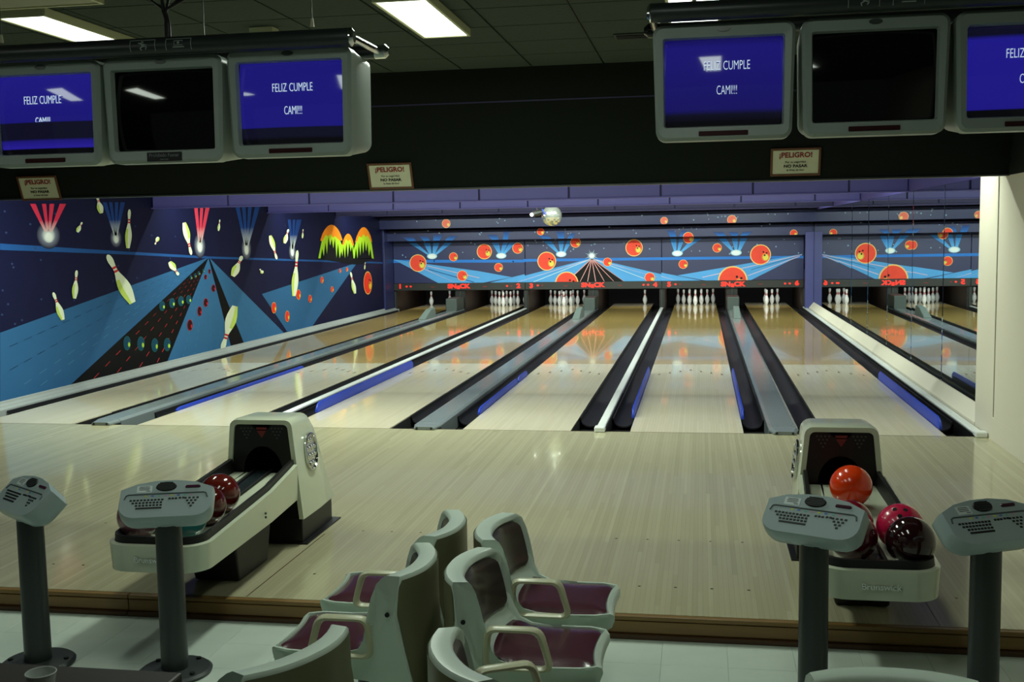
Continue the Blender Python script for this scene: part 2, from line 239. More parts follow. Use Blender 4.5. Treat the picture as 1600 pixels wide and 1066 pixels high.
WALL_LINE=[(0,[(5.624,1.461),(5.626,1.459),(5.519,1.441),(5.518,1.443)]),(0,[(5.42,1.426),(5.421,1.424),(5.311,1.406),(5.31,1.408)]),(0,[(5.21,1.391),(5.212,1.389),(5.099,1.37),(5.097,1.372)]),(0,[(4.996,1.355),(4.997,1.352),(4.881,1.333),(4.879,1.335)]),(0,[(4.776,1.318),(4.778,1.315),(4.658,1.295),(4.656,1.297)]),(0,[(4.552,1.28),(4.554,1.277),(4.43,1.256),(4.428,1.259)]),(0,[(4.322,1.241),(4.324,1.238),(4.198,1.217),(4.196,1.22)]),(0,[(4.088,1.201),(4.09,1.198),(3.96,1.176),(3.958,1.179)]),(0,[(3.85,1.161),(3.852,1.158),(3.719,1.135),(3.717,1.139)]),(0,[(3.607,1.12),(3.609,1.117),(3.473,1.094),(3.471,1.097)]),(0,[(3.36,1.078),(3.362,1.075),(3.223,1.051),(3.221,1.055)]),(0,[(3.108,1.036),(3.111,1.032),(2.969,1.008),(2.967,1.012)]),(0,[(2.853,0.993),(2.856,0.989),(2.711,0.964),(2.709,0.968)]),(0,[(2.595,0.949),(2.597,0.945),(2.45,0.92),(2.448,0.924)]),(0,[(2.333,0.905),(2.335,0.9),(2.186,0.875),(2.183,0.88)]),(0,[(2.068,0.86),(2.07,0.855),(1.919,0.83),(1.916,0.835)]),(0,[(1.8,0.815),(1.802,0.81),(1.649,0.784),(1.646,0.789)]),(0,[(1.529,0.769),(1.532,0.764),(1.376,0.738),(1.374,0.743)]),(0,[(1.256,0.723),(1.259,0.718),(1.102,0.691),(1.099,0.697)]),(0,[(5.62,1.423),(5.622,1.421),(5.515,1.397),(5.514,1.399)]),(0,[(5.415,1.378),(5.416,1.376),(5.306,1.351),(5.305,1.353)]),(0,[(5.205,1.331),(5.206,1.329),(5.092,1.304),(5.091,1.306)]),(0,[(4.989,1.284),(4.991,1.282),(4.873,1.256),(4.871,1.258)]),(0,[(4.768,1.236),(4.77,1.233),(4.649,1.207),(4.647,1.209)]),(0,[(4.543,1.186),(4.544,1.184),(4.42,1.156),(4.418,1.159)]),(0,[(4.312,1.136),(4.314,1.133),(4.186,1.105),(4.185,1.108)]),(0,[(4.077,1.084),(4.079,1.081),(3.948,1.052),(3.946,1.055)]),(0,[(3.837,1.032),(3.839,1.028),(3.705,0.999),(3.703,1.002)]),(0,[(3.593,0.978),(3.595,0.975),(3.458,0.944),(3.456,0.948)]),(0,[(3.344,0.923),(3.347,0.92),(3.207,0.889),(3.205,0.893)]),(0,[(3.092,0.868),(3.094,0.864),(2.952,0.833),(2.949,0.837)]),(0,[(2.836,0.812),(2.838,0.808),(2.693,0.776),(2.69,0.78)]),(0,[(2.576,0.755),(2.578,0.751),(2.43,0.718),(2.428,0.722)]),(0,[(2.312,0.697),(2.315,0.693),(2.165,0.66),(2.162,0.664)]),(0,[(2.046,0.639),(2.048,0.634),(1.896,0.601),(1.894,0.605)]),(0,[(1.776,0.58),(1.779,0.575),(1.625,0.541),(1.622,0.546)]),(0,[(1.504,0.52),(1.507,0.515),(1.351,0.481),(1.348,0.486)]),(0,[(1.23,0.46),(1.233,0.454),(1.075,0.42),(1.073,0.425)]),(1,[(5.668,1.398),(5.669,1.396),(5.569,1.369),(5.568,1.371)]),(1,[(5.465,1.343),(5.467,1.341),(5.363,1.313),(5.361,1.315)]),(1,[(5.254,1.286),(5.256,1.284),(5.148,1.255),(5.147,1.257)]),(1,[(5.035,1.227),(5.037,1.225),(4.926,1.195),(4.924,1.197)]),(1,[(4.808,1.166),(4.81,1.163),(4.695,1.132),(4.693,1.135)]),(1,[(4.572,1.102),(4.574,1.1),(4.455,1.067),(4.453,1.07)]),(1,[(4.328,1.037),(4.33,1.034),(4.208,1.001),(4.206,1.004)]),(1,[(4.076,0.969),(4.079,0.965),(3.952,0.931),(3.95,0.935)]),(1,[(3.816,0.899),(3.819,0.895),(3.689,0.86),(3.687,0.864)]),(1,[(3.549,0.826),(3.551,0.823),(3.418,0.787),(3.415,0.79)]),(1,[(3.273,0.752),(3.275,0.748),(3.139,0.711),(3.137,0.715)]),(1,[(2.99,0.676),(2.993,0.672),(2.853,0.634),(2.85,0.638)]),(1,[(2.7,0.598),(2.702,0.593),(2.56,0.554),(2.557,0.559)]),(1,[(2.403,0.517),(2.406,0.513),(2.26,0.473),(2.257,0.478)]),(1,[(2.099,0.436),(2.102,0.431),(1.954,0.391),(1.951,0.395)]),(1,[(1.79,0.352),(1.793,0.347),(1.642,0.306),(1.639,0.311)]),(1,[(1.475,0.267),(1.477,0.262),(1.324,0.22),(1.321,0.226)]),(1,[(5.727,1.394),(5.728,1.392),(5.636,1.364),(5.634,1.366)]),(1,[(5.54,1.338),(5.542,1.336),(5.446,1.307),(5.444,1.309)]),(1,[(5.346,1.279),(5.347,1.277),(5.248,1.247),(5.246,1.249)]),(1,[(5.143,1.218),(5.145,1.216),(5.042,1.185),(5.04,1.187)]),(1,[(4.932,1.155),(4.934,1.153),(4.827,1.12),(4.826,1.123)]),(1,[(4.714,1.089),(4.716,1.087),(4.605,1.053),(4.603,1.056)]),(1,[(4.487,1.021),(4.489,1.018),(4.375,0.984),(4.373,0.987)]),(1,[(4.252,0.951),(4.254,0.947),(4.136,0.912),(4.134,0.915)]),(1,[(4.009,0.878),(4.011,0.874),(3.89,0.838),(3.887,0.841)]),(1,[(3.758,0.802),(3.76,0.798),(3.635,0.761),(3.633,0.765)]),(1,[(3.499,0.724),(3.501,0.72),(3.373,0.682),(3.37,0.686)]),(1,[(3.232,0.644),(3.235,0.64),(3.103,0.6),(3.1,0.604)]),(1,[(2.958,0.562),(2.96,0.557),(2.825,0.517),(2.822,0.521)]),(1,[(2.676,0.477),(2.679,0.472),(2.541,0.431),(2.538,0.435)]),(1,[(2.388,0.39),(2.391,0.385),(2.249,0.343),(2.246,0.348)]),(1,[(2.092,0.302),(2.095,0.296),(1.951,0.253),(1.948,0.258)]),(1,[(1.791,0.211),(1.794,0.205),(1.647,0.161),(1.644,0.167)]),(1,[(6.252,1.421),(6.253,1.419),(6.236,1.395),(6.234,1.396)]),(1,[(6.217,1.371),(6.218,1.369),(6.2,1.343),(6.198,1.345)]),(1,[(6.18,1.318),(6.181,1.316),(6.162,1.288),(6.16,1.29)]),(1,[(6.14,1.262),(6.142,1.259),(6.122,1.23),(6.12,1.233)]),(1,[(6.098,1.202),(6.1,1.199),(6.079,1.168),(6.077,1.171)]),(1,[(6.054,1.139),(6.056,1.136),(6.034,1.103),(6.031,1.106)]),(1,[(6.007,1.071),(6.01,1.068),(5.986,1.034),(5.983,1.037)]),(1,[(5.957,1.0),(5.96,0.997),(5.935,0.96),(5.932,0.964)]),(1,[(5.905,0.925),(5.907,0.921),(5.881,0.882),(5.878,0.886)]),(1,[(5.849,0.845),(5.852,0.84),(5.823,0.8),(5.82,0.804)]),(1,[(5.789,0.76),(5.793,0.755),(5.763,0.712),(5.759,0.717)]),(1,[(5.727,0.67),(5.73,0.665),(5.699,0.62),(5.695,0.625)]),(1,[(5.66,0.576),(5.664,0.57),(5.631,0.522),(5.627,0.528)]),(1,[(5.59,0.475),(5.594,0.469),(5.559,0.419),(5.555,0.425)]),(1,[(5.516,0.369),(5.521,0.363),(5.483,0.309),(5.479,0.316)]),(1,[(5.438,0.257),(5.442,0.25),(5.403,0.194),(5.398,0.201)]),(1,[(5.355,0.138),(5.36,0.131),(5.318,0.072),(5.313,0.079)]),(1,[(6.297,1.424),(6.298,1.422),(6.288,1.397),(6.286,1.399)]),(1,[(6.275,1.374),(6.277,1.372),(6.266,1.346),(6.264,1.348)]),(1,[(6.253,1.322),(6.255,1.319),(6.243,1.292),(6.241,1.294)]),(1,[(6.229,1.266),(6.231,1.263),(6.218,1.234),(6.216,1.237)]),(1,[(6.203,1.207),(6.205,1.204),(6.192,1.173),(6.19,1.176)]),(1,[(6.176,1.143),(6.178,1.14),(6.164,1.108),(6.162,1.111)]),(1,[(6.147,1.076),(6.149,1.073),(6.134,1.039),(6.132,1.042)]),(1,[(6.116,1.005),(6.119,1.002),(6.103,0.965),(6.1,0.969)]),(1,[(6.083,0.93),(6.086,0.926),(6.07,0.887),(6.067,0.891)]),(1,[(6.049,0.85),(6.052,0.845),(6.034,0.804),(6.031,0.809)]),(1,[(6.012,0.764),(6.015,0.76),(5.997,0.716),(5.993,0.721)]),(1,[(5.973,0.674),(5.977,0.669),(5.957,0.623),(5.953,0.628)]),(1,[(5.931,0.578),(5.935,0.572),(5.914,0.524),(5.91,0.529)]),(1,[(5.887,0.476),(5.892,0.47),(5.869,0.419),(5.865,0.425)]),(1,[(5.841,0.368),(5.845,0.362),(5.822,0.307),(5.817,0.314)]),(1,[(5.791,0.254),(5.796,0.247),(5.771,0.189),(5.766,0.196)]),(1,[(5.739,0.132),(5.744,0.125),(5.718,0.064),(5.712,0.071)]),(1,[(6.361,1.43),(6.362,1.428),(6.361,1.404),(6.36,1.406)]),(1,[(6.359,1.382),(6.36,1.38),(6.359,1.355),(6.358,1.357)]),(1,[(6.357,1.331),(6.358,1.328),(6.357,1.302),(6.356,1.304)]),(1,[(6.354,1.276),(6.356,1.274),(6.355,1.246),(6.353,1.248)]),(1,[(6.352,1.219),(6.354,1.216),(6.353,1.186),(6.351,1.189)]),(1,[(6.35,1.157),(6.352,1.154),(6.351,1.122),(6.348,1.125)]),(1,[(6.347,1.091),(6.349,1.088),(6.348,1.054),(6.345,1.058)]),(1,[(6.344,1.021),(6.347,1.018),(6.345,0.982),(6.343,0.985)]),(1,[(6.341,0.947),(6.344,0.943),(6.342,0.905),(6.339,0.909)]),(1,[(6.338,0.867),(6.341,0.863),(6.339,0.822),(6.336,0.827)]),(1,[(6.334,0.783),(6.338,0.778),(6.336,0.735),(6.332,0.74)]),(1,[(6.331,0.693),(6.334,0.687),(6.333,0.642),(6.329,0.647)]),(1,[(6.327,0.597),(6.331,0.591),(6.329,0.542),(6.325,0.548)]),(1,[(6.322,0.494),(6.327,0.488),(6.325,0.436),(6.32,0.442)]),(1,[(6.318,0.385),(6.323,0.378),(6.321,0.323),(6.316,0.33)]),(1,[(6.313,0.269),(6.319,0.262),(6.316,0.203),(6.311,0.21)]),(1,[(6.308,0.145),(6.314,0.137),(6.311,0.074),(6.306,0.082)]),(1,[(6.406,1.432),(6.408,1.43),(6.414,1.407),(6.412,1.409)]),(1,[(6.418,1.385),(6.42,1.383),(6.426,1.358),(6.425,1.36)]),(1,[(6.431,1.335),(6.433,1.332),(6.44,1.306),(6.438,1.308)]),(1,[(6.445,1.281),(6.447,1.278),(6.454,1.25),(6.452,1.253)]),(1,[(6.46,1.223),(6.462,1.221),(6.469,1.191),(6.467,1.194)]),(1,[(6.475,1.162),(6.478,1.159),(6.486,1.127),(6.483,1.13)]),(1,[(6.492,1.097),(6.495,1.093),(6.503,1.06),(6.501,1.063)]),(1,[(6.51,1.027),(6.513,1.023),(6.522,0.987),(6.519,0.991)]),(1,[(6.529,0.952),(6.532,0.948),(6.542,0.91),(6.539,0.914)]),(1,[(6.549,0.873),(6.553,0.868),(6.563,0.827),(6.56,0.832)]),(1,[(6.571,0.788),(6.575,0.783),(6.586,0.739),(6.582,0.744)]),(1,[(6.594,0.697),(6.598,0.691),(6.61,0.645),(6.606,0.65)]),(1,[(6.619,0.599),(6.623,0.594),(6.636,0.544),(6.631,0.55)]),(1,[(6.645,0.495),(6.65,0.489),(6.664,0.436),(6.659,0.443)]),(1,[(6.674,0.384),(6.679,0.378),(6.693,0.321),(6.688,0.328)]),(1,[(6.704,0.265),(6.71,0.258),(6.725,0.198),(6.719,0.205)]),(1,[(6.737,0.138),(6.743,0.13),(6.759,0.066),(6.753,0.074)]),(0,[(6.537,1.448),(6.538,1.446),(6.564,1.425),(6.562,1.427)]),(0,[(6.586,1.408),(6.588,1.405),(6.615,1.383),(6.614,1.385)]),(0,[(6.639,1.365),(6.641,1.362),(6.67,1.339),(6.668,1.341)]),(0,[(6.695,1.319),(6.697,1.317),(6.728,1.292),(6.726,1.294)]),(0,[(6.753,1.272),(6.756,1.269),(6.789,1.242),(6.786,1.245)]),(0,[(6.816,1.221),(6.818,1.218),(6.853,1.189),(6.851,1.192)]),(0,[(6.881,1.167),(6.884,1.164),(6.921,1.133),(6.919,1.137)]),(0,[(6.951,1.111),(6.954,1.107),(6.994,1.075),(6.991,1.078)]),(0,[(7.025,1.051),(7.028,1.047),(7.07,1.012),(7.067,1.016)]),(0,[(7.103,0.987),(7.106,0.983),(7.151,0.946),(7.148,0.95)]),(0,[(7.185,0.92),(7.189,0.915),(7.237,0.876),(7.233,0.88)]),(0,[(7.273,0.848),(7.277,0.843),(7.328,0.801),(7.324,0.806)]),(0,[(7.366,0.772),(7.37,0.767),(7.425,0.722),(7.421,0.728)]),(0,[(7.465,0.692),(7.469,0.686),(7.528,0.639),(7.523,0.644)]),(0,[(7.57,0.607),(7.575,0.6),(7.637,0.55),(7.632,0.556)]),(0,[(7.681,0.516),(7.687,0.509),(7.753,0.455),(7.747,0.462)]),(0,[(7.8,0.419),(7.806,0.412),(7.876,0.354),(7.87,0.361)]),(0,[(7.926,0.316),(7.932,0.308),(8.008,0.247),(8.001,0.255)]),(0,[(8.06,0.207),(8.067,0.198),(8.148,0.132),(8.141,0.141)]),(0,[(6.574,1.451),(6.575,1.449),(6.607,1.429),(6.605,1.43)]),(0,[(6.635,1.411),(6.637,1.409),(6.67,1.387),(6.668,1.389)]),(0,[(6.699,1.369),(6.701,1.367),(6.737,1.343),(6.735,1.346)]),(0,[(6.768,1.325),(6.77,1.322),(6.808,1.297),(6.806,1.3)]),(0,[(6.84,1.277),(6.842,1.275),(6.883,1.248),(6.88,1.251)]),(0,[(6.916,1.227),(6.919,1.224),(6.962,1.196),(6.96,1.199)]),(0,[(6.997,1.174),(7.0,1.171),(7.046,1.141),(7.043,1.144)]),(0,[(7.083,1.118),(7.086,1.115),(7.135,1.082),(7.132,1.086)]),(0,[(7.174,1.059),(7.177,1.055),(7.23,1.02),(7.227,1.024)]),(0,[(7.271,0.996),(7.274,0.991),(7.33,0.955),(7.327,0.959)]),(0,[(7.374,0.929),(7.377,0.924),(7.437,0.885),(7.433,0.889)]),(0,[(7.483,0.857),(7.487,0.852),(7.55,0.81),(7.546,0.815)]),(0,[(7.598,0.781),(7.603,0.776),(7.671,0.731),(7.667,0.737)]),(0,[(7.722,0.701),(7.727,0.695),(7.8,0.647),(7.795,0.653)]),(0,[(7.853,0.615),(7.858,0.609),(7.936,0.558),(7.931,0.564)]),(0,[(7.993,0.524),(7.999,0.517),(8.082,0.462),(8.076,0.469)]),(0,[(8.142,0.426),(8.149,0.419),(8.238,0.36),(8.232,0.368)]),(0,[(8.302,0.322),(8.308,0.314),(8.404,0.251),(8.397,0.259)]),(0,[(8.472,0.211),(8.479,0.202),(8.582,0.135),(8.574,0.143)])]
